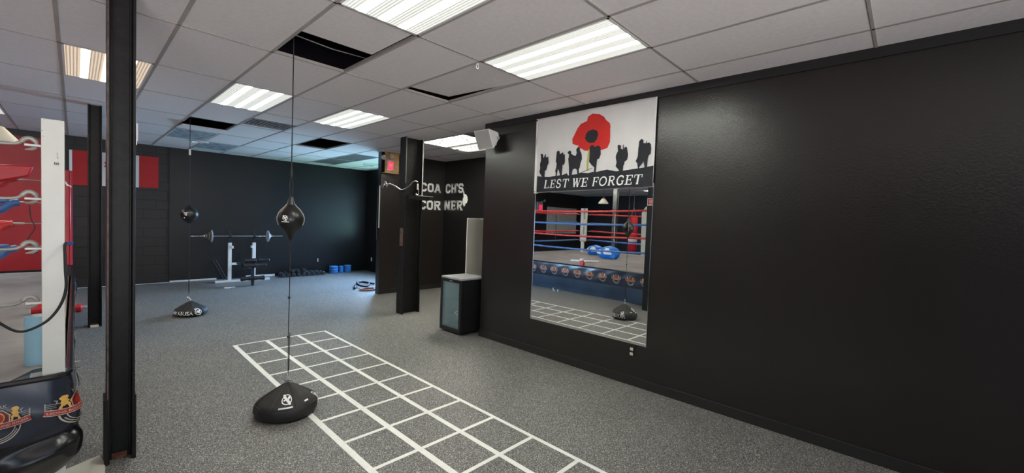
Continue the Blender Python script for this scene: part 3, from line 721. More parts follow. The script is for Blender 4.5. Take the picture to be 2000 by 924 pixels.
def wall_letter(ch, u0, u1, z0, z1, wall, label):
    g, wd_ = glyph(ch, .22, .17, .13, True)
    xs = [p[0] for poly in g for p in poly]; a, b = min(xs), max(xs)
    mb = MB()
    for poly in g:
        f = lambda px, py, d: ((u0+(px-a)/(b-a)*(u1-u0), YP-d, z0+py*(z1-z0)) if wall == 'p' else (XF-d, u0+(px-a)/(b-a)*(u1-u0), z0+py*(z1-z0)))
        mb.prism(poly, f, .0, .004)
    c = (((u0+u1)/2, YP, z0) if wall == 'p' else (XF, (u0+u1)/2, z0))
    solo('wall_letter', mb, M['whiteprint'], label, 'wall letter', c, 'white block letters on the partition corner', smooth=False)
rowA = [('C', 5.335, 5.50), ('O', 5.525, 5.69), ('A', 5.71, 5.90)]
rowB = [('C', 5.325, 5.49), ('O', 5.515, 5.685), ('R', 5.71, 5.90)]
names = {'C': 'half hidden by the middle column', 'O': 'between its C and the next letter', 'A': 'just left of the wall corner', 'R': 'just left of the wall corner'}
for (c_, a, b) in rowA: wall_letter(c_, a, b, 2.225, 2.425, 'p', f'white block letter {c_} in the upper row, {names[c_]}')
for (c_, a, b) in rowB: wall_letter(c_, a, b, 1.822, 2.035, 'p', f'white block letter {c_} in the lower row, {names[c_]}')
for c_, a, b, l in (('C', 7.90, 7.73, 'white block letter C in the upper row, just right of the wall corner'), ('H', 7.70, 7.52, 'white block letter H in the upper row on the side wall'),
                    ("'", 7.50, 7.455, 'white apostrophe between H and S in the upper row'), ('S', 7.44, 7.26, 'white block letter S ending the upper row')):
    wall_letter(c_, a, b, 2.222 if c_ != "'" else 2.222, 2.44, 's', l)
for c_, a, b, l in (('N', 7.94, 7.73, 'white block letter N in the lower row, just right of the wall corner'), ('E', 7.70, 7.51, 'white block letter E in the lower row on the side wall'), ('R', 7.48, 7.27, 'white block letter R ending the lower row')):
    wall_letter(c_, a, b, 1.825, 2.055, 's', l)
fist = [(7.262, 2.26), (7.235, 2.255), (7.215, 2.195), (7.16, 2.185), (7.115, 2.13), (7.10, 2.06), (7.13, 1.995), (7.18, 1.975), (7.19, 1.93), (7.235, 1.925), (7.265, 1.99), (7.27, 2.08), (7.24, 2.14), (7.255, 2.20)]
solo('glove_decal', MB().prism(fist, lambda u, v, d: (XF-d, u, v), 0, .004), M['whiteprint'], 'white glove-shaped decal at the end of the corner lettering', 'decal', (XF, 7.2, 1.93), smooth=False)

cv = Thing('pale_strip', (4.366, 8.0, 1.39), 'added thin pale strip for the bright window line on the end of the partition below the exit sign', 'strip')  # added pale strip, stands in for the window's bright line on this edge
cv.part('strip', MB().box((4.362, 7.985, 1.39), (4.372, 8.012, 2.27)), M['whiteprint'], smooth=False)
# ================================================================== COOLER AND BOARD
fr = Thing('drinks_cooler', (3.93, 4.70, 0), 'black glass-door drinks cooler standing by the wall end', 'drinks cooler')
x0, x1, y0, y1, H = 3.70, 4.18, 4.46, 4.93, .795
fr.part('body', MB().box((x0+.05, y0, .03), (x0+.07, y1, H-.03)).box((x0+.05, y0, .03), (x1, y0+.03, H-.02)).box((x0+.05, y1-.03, .03), (x1, y1, H-.02)).box((x1-.03, y0, .03), (x1, y1, H-.02)).box((x0+.05, y0, .03), (x1, y1, .09)) if False else
        MB().box((x0+.045, y0, .03), (x1, y0+.03, H-.02)).box((x0+.045, y1-.03, .03), (x1, y1, H-.02)).box((x1-.03, y0+.03, .03), (x1, y1-.03, H-.02)).box((x0+.045, y0+.03, .03), (x1-.03, y1-.03, .09)).box((x0+.045, y0+.03, H-.05), (x1-.03, y1-.03, H-.02)), M['black_plastic'], smooth=False)
fr.part('top', MB().box((x0+.01, y0+.005, H-.02), (x1, y1-.005, H+.006)), M['fridgetop'], smooth=False, bevel=.004, label='pale grey top')
for a, b in ((x0+.08, y0+.04), (x0+.08, y1-.04), (x1-.05, y0+.04), (x1-.05, y1-.04)):
    fr.part('foot', MB().lathe([(.018, 0), (.018, .03)], (a, b, 0), 12), M['black_plastic'])
t_ = .042
dr = fr.part('door', MB().box((x0, y0, .03), (x0+.043, y0+t_, H-.02)).box((x0, y1-t_, .03), (x0+.043, y1, H-.02)).box((x0, y0+t_, .03), (x0+.043, y1-t_, .085)).box((x0, y0+t_, H-.062), (x0+.043, y1-t_, H-.02)), M['black_plastic'], smooth=False, bevel=.003)
fr.part('glass', MB().box((x0+.012, y0+t_, .085), (x0+.02, y1-t_, H-.062)), M['frost'], parent=dr, smooth=False, label='misty bluish glass')
fr.part('handle', MB().tube(smooth_pts([(x0-.002, y0+.055, .345), (x0-.03, y0+.07, .33), (x0-.035, y0+.085, .315), (x0-.002, y0+.055, .30)]), .005, 8), M['chrome'], parent=dr, label='small chrome handle')
for z in (.28, .48): 
    s_ = MB()
    for k_ in range(7): s_.tube([(x0+.07, y0+.05+k_*.06, z), (x1-.05, y0+.05+k_*.06, z)], .003, 6)
    s_.tube([(x0+.07, y0+.04, z), (x0+.07, y1-.04, z)], .004, 6)
    fr.part('shelf', s_, M['chrome'], smooth=False)
fr.part('inner_liner', MB().box((x1-.04, y0+.03, .09), (x1-.031, y1-.03, H-.05)).box((x0+.06, y0+.03, .09), (x1-.04, y0+.036, H-.05)).box((x0+.06, y1-.036, .09), (x1-.04, y1-.03, H-.05)), M['white_metal'], smooth=False)
fr.part('inner_lamp', MB().box((x0+.08, y0+.15, H-.075), (x0+.12, y1-.15, H-.055)), mat('cooler_lamp', (1, 1, 1), .4, emit=(.7, .9, 1), estr=2.5), smooth=False, label='glowing strip light')
fr.part('badge', MB().box((x0-.002, 4.66, H-.048), (x0, 4.72, H-.038)), M['greyprint'], smooth=False)
solo('leaning_board', MB().box((4.205, 4.965, .0), (4.55, 4.985, 1.655)), M['board'], 'tall cream board standing behind the drinks cooler', 'board', (4.38, 4.975, 0), smooth=False, bevel=.003)

# ================================================================== DOUBLE END BALLS
def bag_surface(c, R, H, seedv, lean=(0, 0)):
    def S(a, t, off=0.0):
        """a angle, t 0 bottom rim .. 1 peak; returns point on the sand bag"""
        prof = [(0.0, .80, .0), (.08, .93, .07), (.20, 1.0, .22), (.34, .985, .37), (.46, .90, .49), (.62, .66, .66), (.80, .36, .84), (.92, .16, .95), (1.0, .03, 1.0)]
        for i in range(len(prof)-1):
            if t <= prof[i+1][0]+1e-9:
                f = (t-prof[i][0])/(prof[i+1][0]-prof[i][0]); r = prof[i][1]+(prof[i+1][1]-prof[i][1])*f; h = prof[i][2]+(prof[i+1][2]-prof[i][2])*f; break
        g_ = min(1, max(0, (t-.30)*3.5))
        fold = 1+.13*(abs(math.sin(2.5*a+seedv))-.62)*g_+.02*math.sin(11*a+seedv*2)*min(1, t*2)+.045*math.cos(2*a+seedv)+.02*math.sin(3*a+5*t)
        r = r*R*fold+off
        return Vector((c[0]+r*math.cos(a)+lean[0]*h, c[1]+r*math.sin(a)+lean[1]*h, c[2]+h*H+off*.4*(t > .4)))
    return S
def build_bag(t, S, n=64, m=24):
    mb = MB(); vs = [S(2*PI*k/n, i/m) for i in range(m+1) for k in range(n)]
    fs = [(i*n+k, i*n+(k+1) % n, (i+1)*n+(k+1) % n, (i+1)*n+k) for i in range(m) for k in range(n)]
    fs.append(tuple(range(n-1, -1, -1))); fs.append(tuple(m*n+k for k in range(n)))
    mb.add(vs, fs); sb = t.part('sand_bag', mb, M['bagblack'], label='black nylon sand bag')
    sm = MB()
    for k in range(7):
        a = 2*PI*k/7+.25
        sm.tube([S(a, .40+.57*i/12, .0005) for i in range(13)], .0022, 5)
    sm.tube([S(2*PI*k/64, .40, .0005) for k in range(64)], .0024, 5, closed=True)
    t.part('seam', sm, M['leather'], parent=sb)
def bird_logo(Sf, a0, t0, sa, st_, off=.004):
    """round white hawk-head mark; Sf maps (angle, t)"""
    mb = MB()
    def f(u, v): return tuple(Sf(a0+u*sa, t0+v*st_, off))
    def fill(poly):
        n = len(poly); cx_ = sum(p[0] for p in poly)/n; cy_ = sum(p[1] for p in poly)/n
        vs_ = [f(cx_, cy_)]+[f(*p) for p in poly]; mb.add(vs_, [(0, 1+i, 1+(i+1) % n) for i in range(n)])
    n = 28
    vs_ = [f(r*math.cos(2*PI*k/n), r*math.sin(2*PI*k/n)) for r in (.82, 1.0) for k in range(n)]
    mb.add(vs_, [(k, (k+1) % n, n+(k+1) % n, n+k) for k in range(n)])
    fill([(-1.0, .95), (-.55, 1.05), (-.2, .5), (.15, .1), (.6, -.5), (.7, -1.05), (.35, -1.1), (.1, -.6), (-.3, -.1), (-.7, .3)])
    fill([(.1, .2), (.25, .55), (.6, .6), (.75, .25), (.5, -.05), (.2, -.1)])
    fill([(-.75, -.1), (-.45, .05), (-.2, -.2), (-.5, -.3)])
    return mb
def bag_text(Sf, txt, a0, a1, t0, t1, off=.004):
    vv, ff = font_mesh(txt); xs = [p[0] for p in vv]; mn, mx = min(xs), max(xs); ys = [p[1] for p in vv]; yn, yx = min(ys), max(ys)
    return MB().add([tuple(Sf(a0+(p[0]-mn)/(mx-mn)*(a1-a0), t0+(p[1]-yn)/(yx-yn)*(t1-t0), off)) for p in vv], ff)

def double_end_ball(cx, cy, zc, kind, label, bagc, R, H, seedv, lean):
    t = Thing('double_end_ball', (cx, cy, 0), label, 'double-end ball', 'double-end balls strung between ceiling and floor bag')
    S = bag_surface((bagc[0], bagc[1], 0), R, H, seedv, lean)
    build_bag(t, S)
    pk = S(0, 1.0)
    if kind == 'near':
        r = .108
        body = [(.011, .165), (.017, .14), (.025, .115), (.044, .092), (.070, .066), (.090, .036), (.099, .004), (.098, -.022), (.087, -.055), (.066, -.085), (.041, -.112), (.023, -.138), (.014, -.165), (.010, -.175)]
        ball = t.part('ball', MB().lathe(body, (cx, cy, zc), 40), M['leather'])
        seam = MB()
        va_ = math.atan2(-cy, -cx)
        for a in (va_+1.30, va_-1.30):
            seam.tube([(cx+(r_+.0012)*math.cos(a), cy+(r_+.0012)*math.sin(a), zc+h_) for r_, h_ in body[:9]], .0038, 6)
        dk = MB()
        for a in (va_+.12, va_+PI): dk.tube([(cx+(r_+.0008)*math.cos(a), cy+(r_+.0008)*math.sin(a), zc+h_) for r_, h_ in body], .0014, 6)
        t.part('stitch_line', dk, M['rubbercord'], parent=ball)
        t.part('seam', seam, M['greyprint'], parent=ball, label='pale piped seams')
        ft = MB()
        for k_, da in ((0, .16), (2, .16)):
            a = PI*k_/2+.35
            for s_ in (0, 1):
                pass
        t.part('lacing', MB().lathe([(.036, .096), (.028, .115), (.021, .14), (.019, .158), (.013, .172)], (cx, cy, zc), 16), M['iron'], parent=ball, label='grey laced neck')
        top = zc+.17
        t.part('strap', MB().tube([(cx-.008, cy, top), (cx-.013, cy, top+.10), (cx-.003, cy, top+.16)], .0035, 6).tube([(cx+.008, cy, top), (cx+.013, cy, top+.10), (cx+.003, cy, top+.16)], .0035, 6).lathe([(.008, .155), (.014, .165), (.012, .19), (.010, .21), (.004, .26)], (cx, cy, top), 10), M['rubbercord'])
        zt = top+.24
        lo = zc-.17
        t.part('strap', MB().tube([(cx-.006, cy, lo), (cx-.009, cy, lo-.10), (cx-.002, cy, lo-.14)], .0035, 6).tube([(cx+.006, cy, lo), (cx+.010, cy, lo-.10), (cx+.002, cy, lo-.14)], .0035, 6).lathe([(.003, -.22), (.010, -.19), (.007, -.16), (.010, -.14), (.006, -.13)], (cx, cy, lo), 10), M['rubbercord'])
        zl = lo-.18
    else:
        body = [(.008, .142), (.026, .124), (.060, .100), (.090, .066), (.108, .025), (.112, -.010), (.106, -.046), (.088, -.080), (.058, -.108), (.026, -.130), (.008, -.145)]
        ball = t.part('ball', MB().lathe(body, (cx, cy, zc), 40), M['leather'])
        seam = MB()
        for k_ in range(4):
            a = PI*k_/2+.9
            seam.tube([(cx+(r_+.0012)*math.cos(a), cy+(r_+.0012)*math.sin(a), zc+h_) for r_, h_ in body], .002, 6)
        t.part('seam', seam, M['rubbercord'], parent=ball)
        zt = zc+.12; zl = zc-.12
        for dz_ in (.19, .45): t.part('knot', MB().sphere((cx, cy, zt+dz_), .008, .008, .02, 8, 6), M['rubbercord'])
        t.part('adjuster', MB().box((cx-.012, cy-.012, 2.46), (cx+.012, cy+.012, 2.55)), M['white_metal'], smooth=False, bevel=.003, label='small white rope adjuster')
    # marks on the ball, facing the camera
    va = math.atan2(-cy, -cx)
    def SB(a, tz, off=0.0):
        # tz is height relative to ball centre, metres
        for i in range(len(body)-1):
            if body[i][1] >= tz >= body[i+1][1]:
                f = (body[i][1]-tz)/(body[i][1]-body[i+1][1]); r_ = body[i][0]+(body[i+1][0]-body[i][0])*f; break
        else: r_ = .05
        return Vector((cx+(r_+off)*math.cos(a), cy+(r_+off)*math.sin(a), zc+tz))
    if kind == 'near':
        t.part('hawk_mark', bird_logo(SB, va-.42, .002, .20, .021, .0015), M['whiteprint'], parent=ball, fixn=False)
        mb = MB()
        qs = [SB(va-.42+u, v, .0015) for v in (-.032, -.025) for u in [(-.30+.6*k_/8) for k_ in range(9)]]
        mb.add([tuple(q) for q in qs], [(k_, k_+1, 10+k_, 9+k_) for k_ in range(8)]); t.part('name_strip', mb, M['whiteprint'], parent=ball, fixn=False)
    else:
        t.part('hawk_mark', bird_logo(SB, va-.42, .0, .20, .022, .0015), M['whiteprint'], parent=ball, fixn=False)
        qs = [SB(va-.42+u, v, .0015) for v in (.020, .027) for u in [(-.34+.68*k_/8) for k_ in range(9)]]
        mb = MB().add([tuple(q) for q in qs], [(k_, k_+1, 10+k_, 9+k_) for k_ in range(8)]); t.part('name_strip', mb, M['whiteprint'], parent=ball, fixn=False)
        mb = MB().sphere(tuple(SB(va-.62, -.055, -.004)), .012, .012, .012, 10, 6); t.part('valve_patch', mb, M['whiteprint'], parent=ball)
    t.part('ceiling_rope', MB().tube([(cx, cy, zt), (cx, cy, CE+.3)], .0045, 8), M['rubbercord'])
    e1 = (cx, cy, .33)
    t.part('floor_cord', MB().tube([(cx, cy, zl), (cx-.002, cy, .6), e1], .0035, 8).tube([(cx+.008, cy, .66), (cx+.006, cy, e1[2]+.02)], .0025, 6), M['rubbercord'])
    for xx_, zz_ in ((-.004, .63), (-.002, .95)): t.part('cord_stop', MB().sphere((cx+xx_, cy, zz_), .011, .011, .010, 10, 6), M['rubbercord'])
    t.part('clip', MB().tube(smooth_pts([(cx, cy, .335), (cx+.007, cy, .315), (cx-.006, cy, .28), tuple(pk+Vector((0, 0, .008))), (cx-.02, cy, .275), (cx-.008, cy, .315), (cx, cy, .335)], 4), .0045, 8), M['chrome'], label='silver snap clip')
    t.part('bag_ring', MB().tube([(pk.x+.016*math.cos(a), pk.y, pk.z+.002+.014*math.sin(a)) for a in [2*PI*k_/12 for k_ in range(12)]], .004, 8, closed=True), M['chrome'])
    return t, S, va
b1, S1_, va1 = double_end_ball(1.197, 3.60, 1.592, 'near', 'nearer black teardrop double-end ball above the white tape grid', (1.185, 3.60), .225, .255, 1.0, (.012, 0))
b1.part('hawk_mark', bird_logo(S1_, va1+.0, .62, .25, .105), M['whiteprint'], fixn=False)
q = [tuple(S1_(va1+u, tt, .004)) for tt in (.435, .47) for u in [(-.28+.5*k_/8) for k_ in range(9)]]
b1.part('name_strip', MB().add(q, [(k_, k_+1, 10+k_, 9+k_) for k_ in range(8)]), M['whiteprint'], fixn=False)
q = [tuple(S1_(va1+.78+u, .50+.03*u+tt, .004)) for tt in (.0, .035) for u in (-.09, -.045, 0, .045, .09)]
b1.part('care_tag', MB().add(q, [(k_, k_+1, 6+k_, 5+k_) for k_ in range(4)]), M['whiteprint'], fixn=False, label='small white tag')
b1.part('hawk_mark', bird_logo(S1_, va1+1.55, .42, .14, .13), M['whiteprint'], fixn=False)
b1.part('lettering', bag_text(S1_, 'HAYABUSA', -.55, .95, .15, .38), M['whiteprint'], fixn=False, label='white HAYABUSA lettering')
b2, S2_, va2 = double_end_ball(1.215, 8.02, 1.557, 'far', 'farther black round double-end ball in front of the block wall', (1.235, 7.98), .222, .215, 2.6, (.0, 0))
b2.part('lettering', bag_text(S2_, 'HAYABUSA', va2-1.45, va2+.12, .16, .40), M['whiteprint'], fixn=False, label='white HAYABUSA lettering')
b2.part('hawk_mark', bird_logo(S2_, va2+.42, .34, .21, .20), M['whiteprint'], fixn=False)

# ================================================================== FLOOR: TAPE GRID AND SMALL THINGS
tg = Thing('tape_grid', (1.87, 3.0, 0), 'white tape ladder grid of squares stuck to the rubber floor', 'tape grid')
Y0g = 5.845; dyg = .4275; nr = 13; Y1g = Y0g-dyg*nr
cols = [(1.336, 1.296, .046), (1.682, 1.682, .046), (2.057, 2.045, .040), (2.412, 2.402, .034)]
for xa, xb, wd_ in cols:
    h_ = wd_/2
    tg.part('tape_strip', MB().add([(xa-h_, Y0g+.015, .0012), (xa+h_, Y0g+.015, .0012), (xb+h_, Y1g, .0012), (xb-h_, Y1g, .0012), (xa-h_, Y0g+.015, 0.0001), (xa+h_, Y0g+.015, 0.0001), (xb+h_, Y1g, 0.0001), (xb-h_, Y1g, 0.0001)],
            [(0, 1, 2, 3), (4, 7, 6, 5), (0, 4, 5, 1), (1, 5, 6, 2), (2, 6, 7, 3), (3, 7, 4, 0)]), M['tape'], smooth=False)
for k_ in range(nr+1):
    y = Y0g-dyg*k_; f = k_/nr; xa = 1.336-.04*f; xb = 2.412-.01*f
    tg.part('tape_strip', MB().box((xa, y-.016+.004*math.sin(k_*2), .0002), (xb, y+.014+.004*math.sin(k_*2), .0018)), M['tape'], smooth=False)
solo('floor_board', MB().prism([(-.28, 3.0), (.115, 3.28), (.13, 3.60), (.108, 3.74), (-.06, 3.66), (-.28, 3.6)], lambda u, v, d: (u, v, d), 0, .012), M['board'], 'flat off-white board on the floor under the big column', 'board', (0, 3.5, 0), smooth=False)
bk = Thing('floor_bracket', (.02, 6.1, 0), 'small grey metal bracket on the floor beside the ring skirt', 'bracket')
bk.part('bar', MB().box((-.005, 5.99, 0), (.035, 6.02, .06)), M['grey_plastic'], smooth=False, bevel=.003)
bk.part('bar', MB().box((-.03, 6.16, 0), (.0, 6.19, .07)).box((-.03, 6.12, .0), (.0, 6.19, .02)), M['grey_plastic'], smooth=False, bevel=.003)
rb = Thing('red_roller', (.0, 9.13, 0), 'red padded roller lying on the floor behind the ring', 'roller')
rb.part('pad', MB().lathe([(.045, -.30), (.06, -.28), (.055, 0), (.06, .06), (.045, .08)], (.0, 9.13, .062), 18, axis='x'), M['red_vinyl'])
rb.part('end_cap', MB().lathe([(.03, .08), (.03, .13)], (.0, 9.13, .062), 14, axis='x'), M['grey_plastic'], label='grey end cap')
cc = Thing('bar_clip', (2.27, 10.3, 0), 'white wire clip lying on the floor before the bench', 'clip')
cc.part('loop', MB().tube([(2.18+.06*math.cos(a)+.03, 10.32+.05*math.sin(a), .008) for a in [2*PI*k_/14 for k_ in range(14)]], .007, 6, closed=True), M['whiteprint'])
cc.part('handle', MB().tube([(2.26, 10.33, .008), (2.36, 10.36, .008)], .007, 6), M['whiteprint'])
def coil(label, c, pts_, r, m_, nm, grip):
    t = Thing(nm, c, label, 'rope')
    t.part('rope', MB().tube(smooth_pts([(c[0]+a, c[1]+b, d) for a, b, d in pts_], 6), r, 8), M[m_])
    g = grip
    t.part('grip', MB().tube([(c[0]+g[0], c[1]+g[1], r), (c[0]+g[2], c[1]+g[3], r)], r*1.25, 8), M['black_plastic'])
coil('black rope coiled on the blue-lit floor beside the partition edge', (4.55, 8.9, 0), [(-.22, .0, .03), (-.1, .22, .05), (.08, .3, .08), (.16, .12, .07), (.02, -.04, .03), (-.12, .05, .06), (.0, .35, .09), (.22, .40, .04), (.34, .2, .03)], .022, 'rubbercord', 'battle_rope', (-.30, -.12, -.2, .02))
coil('black and orange strap looped nearest the partition edge', (4.45, 8.48, 0), [(.35, .0, .022), (.1, -.08, .022), (-.12, -.05, .022), (-.18, .08, .022), (-.05, .16, .022), (.15, .12, .025), (.36, .10, .025)], .018, 'orange', 'strap', (.1, .02, .35, .04))

# ================================================================== BENCH, BARBELL, DUMBBELLS, STACKS
YBAR = 11.2
bn = Thing('weight_bench', (2.7, 11.2, 0), 'white weight bench rack with black foam rollers at the back wall', 'weight bench')
for x in (2.44, 2.925):
    up_ = bn.part('upright', MB().box((x-.035, 11.18, .04), (x+.035, 11.24, .90)), M['white_metal'], smooth=False, bevel=.005)
    bn.part('bar_hook', MB().box((x-.014, 11.19, .90), (x+.014, 11.23, 1.02)).box((x-.014, 11.13, 1.02), (x+.014, 11.23, 1.04)).box((x-.014, 11.13, 1.02), (x+.014, 11.15, 1.12)).box((x-.014, 11.22, 1.02), (x+.014, 11.24, 1.17)), M['iron'], parent=up_, smooth=False, label='black bar hook')
    s_ = 1 if x < 2.6 else -1
    bn.part('pin', MB().box((x+.02*s_, 11.15, .77), (x+.065*s_, 11.24, .83)), M['white_metal'], parent=up_, smooth=False, bevel=.004)
bn.part('base', MB().box((2.16, 11.15, 0), (2.80, 11.25, .045)).box((2.80, 11.15, 0), (3.26, 11.25, .045)), M['white_metal'], smooth=False, bevel=.005)
bn.part('crossbar', MB().box((2.47, 11.18, .39), (2.9, 11.23, .44)), M['white_metal'], smooth=False, bevel=.004)
bn.part('spine', MB().box((2.70, 10.48, .36), (2.76, 11.2, .41)), M['white_metal'], smooth=False, bevel=.004)
bn.part('seat_pad', MB().box((2.52, 10.55, .42), (2.80, 11.0, .49)), M['foam'], smooth=False, bevel=.02, label='black vinyl bench pad')
bn.part('front_post', MB().box((2.68, 10.42, 0), (2.735, 10.47, .60)), M['iron'], smooth=False, bevel=.003, label='black front post')
fp = [(.042, -.115), (.052, -.105), (.040, 0), (.052, .105), (.042, .115)]
for zc_, xs_ in ((.555, ((2.665-.02), 2.90)), (.455, (2.60, 2.82)), (.165, (2.585, 2.815))):
    yv = 10.40 if zc_ != .455 else 10.32
    bn.part('roller_axle', MB().tube([(xs_[0]-.1, yv, zc_), (xs_[1]+.13, yv, zc_)], .012, 8), M['chrome'])
    for xx in xs_: bn.part('foam_roller', MB().lathe(fp, (xx, yv, zc_), 18, axis='x'), M['foam'])
bb = Thing('barbell', (2.63, YBAR, 1.05), 'steel barbell with a grey plate at each end resting on the rack', 'barbell')
bb.part('bar', MB().tube([(1.716, YBAR-.02, 1.052), (3.54, YBAR-.02, 1.052)], .0125, 10), M['chrome'])
bb.part('plate', MB().lathe([(.02, -.012), (.12, -.012), (.135, 0), (.135, .012), (.11, .016), (.02, .01)], (2.085, YBAR-.02, 1.052), 30, axis='x'), M['platesteel'])
bb.part('plate', MB().lathe([(.02, -.014), (.085, -.014), (.09, 0), (.085, .014), (.02, .014)], (2.04, YBAR-.02, 1.052), 26, axis='x').lathe([(.02, -.012), (.055, -.012), (.055, .012), (.02, .012)], (1.99, YBAR-.02, 1.052), 22, axis='x'), M['platebrown'], label='small bronze plates')
bb.part('plate', MB().lathe([(.02, .055), (.05, .045), (.09, .012), (.135, .0), (.138, -.012), (.12, -.016), (.02, -.012)], (3.215, YBAR-.02, 1.052), 30, axis='x'), M['platesteel'])
for x in (1.955, 3.29): bb.part('collar', MB().lathe([(.02, -.015), (.026, -.015), (.026, .015), (.02, .015)], (x, YBAR-.02, 1.052), 14, axis='x').tube([(x, YBAR-.02, 1.06), (x, YBAR-.02, 1.105)], .006, 6), M['chrome'])
# small black frame leaning by the wall behind the bench
lf = Thing('folded_stand', (2.36, 11.6, 0), 'thin black folded stand leaning on the wall left of the bench', 'stand')
lf.part('leg', MB().tube([(2.22, 11.72, .45), (2.40, 11.5, .012)], .012, 8), M['iron'])
lf.part('leg', MB().tube([(2.28, 11.73, .45), (2.46, 11.53, .012)], .012, 8), M['iron'])
lf.part('brace', MB().tube([(2.22, 11.72, .44), (2.28, 11.73, .44)], .01, 8), M['iron'])
# dumbbells: two rows, each with handle and two hex heads
def hexhead(c, r, l):
    return MB().lathe([(r*.8, -l/2), (r, -l/2+.008), (r, l/2-.008), (r*.8, l/2)], c, 6, axis='y')
db = Thing('dumbbell', (3.61, 11.42, 0), 'black hex dumbbell at the left end of the front row', 'dumbbell', 'black hex dumbbells along the back wall')
h1 = db.part('handle', MB().tube([(3.61, 11.35, .05), (3.61, 11.49, .05)], .016, 10), M['chrome'])
db.part('head', hexhead((3.61, 11.33, .05), .054, .07), M['iron'], smooth=False)
db.part('head', hexhead((3.61, 11.51, .05), .054, .07), M['iron'], smooth=False)
nfront, nback = 9, 8
ordn = ['first', 'second', 'third', 'fourth', 'fifth', 'sixth', 'seventh', 'eighth', 'ninth']
for k_ in range(1, nfront):
    c = copy_tree(db.e); s_ = 1-.03*abs(k_-3)
    c.location = (3.61+.124*k_, 11.42+.006*math.sin(k_*3), 0); c.rotation_euler = (0, 0, .06*math.sin(k_*5)); c.scale = (.98, .9, 1)
    c['label'] = f'black hex dumbbell, {ordn[k_]} from the left in the front row'
for k_ in range(nback):
    c = copy_tree(db.e); c.location = (3.66+.128*k_, 11.655, 0.0); c.rotation_euler = (0, 0, .05*math.cos(k_*4)); c.scale = (.98, .70, 1.0)
    c['label'] = f'black hex dumbbell, {ordn[k_]} from the left in the back row by the wall'
for k_, (x, y, lab) in enumerate(((3.86, 11.5, 'lying on top at the left'), (4.0, 11.53, 'lying on top in the middle'), (4.16, 11.5, 'lying on top at the right'))):
    c = copy_tree(db.e); c.location = (x, y, .095); c.rotation_euler = (0, 0, .12-.1*k_); c.scale = (.9, .9, .9)
    c['label'] = f'black hex dumbbell {lab} of the two rows'
# blue stacks
def stack(c, r, n, h, nm, who, rim='plateblue2'):
    x, y = c
    t0 = Thing('blue_disc', (x, y, 0), f'round blue disc at the bottom of the {who} stack', 'disc', f'blue discs in the {who} stack')
    t0.part('body', MB().lathe([(r*.9, 0), (r, .008), (r, h*.5), (r*.93, h*.62), (0, h*.62)], (x, y, 0), 28), M['plateblue'])
    t0.part('rim', MB().lathe([(r*.93, h*.60), (r*.97, h*.64), (r*.97, h*.92), (r*.9, h*.98), (0, h*.98)], (x, y, 0), 28), M[rim], label='lighter blue rim')
    for k_ in range(1, n):
        c_ = copy_tree(t0.e); c_.location = (x+.003*math.sin(k_*3), y, h*k_)
        pos = 'on top' if k_ == n-1 else ('second from the floor' if k_ == 1 else 'third from the floor')
        c_['label'] = f'round blue disc {pos} of the {who} stack'
stack((4.975, 11.55), .118, 3, .066, 'a', 'wide left')
stack((5.205, 11.6), .066, 4, .046, 'b', 'narrow middle')
stack((5.39, 11.6), .098, 4, .050, 'c', 'right-hand')

# ================================================================== CANADIAN FLAG
cf = Thing('canadian_flag', (.57, YB, 2.05), 'red and white maple leaf flag pinned to the block wall', 'flag')
def cfz(x, t): # uneven hang
    return 2.018+.04*(x+.07)/1.31+t*(.674-.012*(x+.07)/1.31)
def cpanel(xa, xb):
    mb = MB(); n = 12; vs_ = []
    for k_ in range(n+1):
        x = xa+(xb-xa)*k_/n; yy = YB+.005+.006*math.sin(x*9)
        for t in (0, 1): vs_.append((x, yy-.004, cfz(x, t)))
        for t in (0, 1): vs_.append((x, yy, cfz(x, t)))
    fs_ = []
    for k_ in range(n):
        a, b = 4*k_, 4*k_+4; fs_ += [(a, b, b+1, a+1), (a+2, a+3, b+3, b+2), (a+1, b+1, b+3, a+3), (a, a+2, b+2, b)]
    return mb.add(vs_, fs_)
cf.part('hem', cpanel(-.075, -.035), M['whiteprint'], label='white header hem')
cf.part('red_panel', cpanel(-.035, .30), M['flagred'])
cf.part('white_panel', cpanel(.30, .93), M['cloth'])
cf.part('red_panel', cpanel(.93, 1.245), M['flagred'])
LEAF = [(0, 1), (.13, .72), (.28, .80), (.22, .42), (.42, .62), (.47, .52), (.70, .56), (.62, .36), (.72, .28), (.36, .0), (.42, -.14), (.04, -.08), (.04, -.45)]
LEAF = LEAF+[(-x, y) for x, y in reversed(LEAF[1:])]
cf.part('maple_leaf', MB().prism([(a*.30, b*.32) for a, b in LEAF], lambda u, v, d: (.615+u, YB-.005-d, 2.34+v), 0, .003), M['flagred'], smooth=False, label='red maple leaf')

# ================================================================== BOXING RING
ZC = .66
RX0, RX1, RY0, RY1 = -5.2, -.035, 3.43, 9.0
AX, AY = -.083, 3.487     # near corner post
BX, BY = -.083, 8.35
DXr = -4.25
ring = Thing('boxing_ring', ((RX0+RX1)/2, (RY0+RY1)/2, 0), 'raised boxing ring with white corner post, roped sides and club banner skirt', 'boxing ring')
ring.part('canvas', MB().box((RX0+.02, RY0+.02, ZC-.03), (RX1-.02, RY1-.02, ZC)), M['canvas'], smooth=False, bevel=.01, label='worn grey-brown canvas floor')
ring.part('platform', MB().box((RX0+.35, RY0+.35, .0), (RX1-.35, RY1-.35, ZC-.03)), M['blackvinyl'], smooth=False)
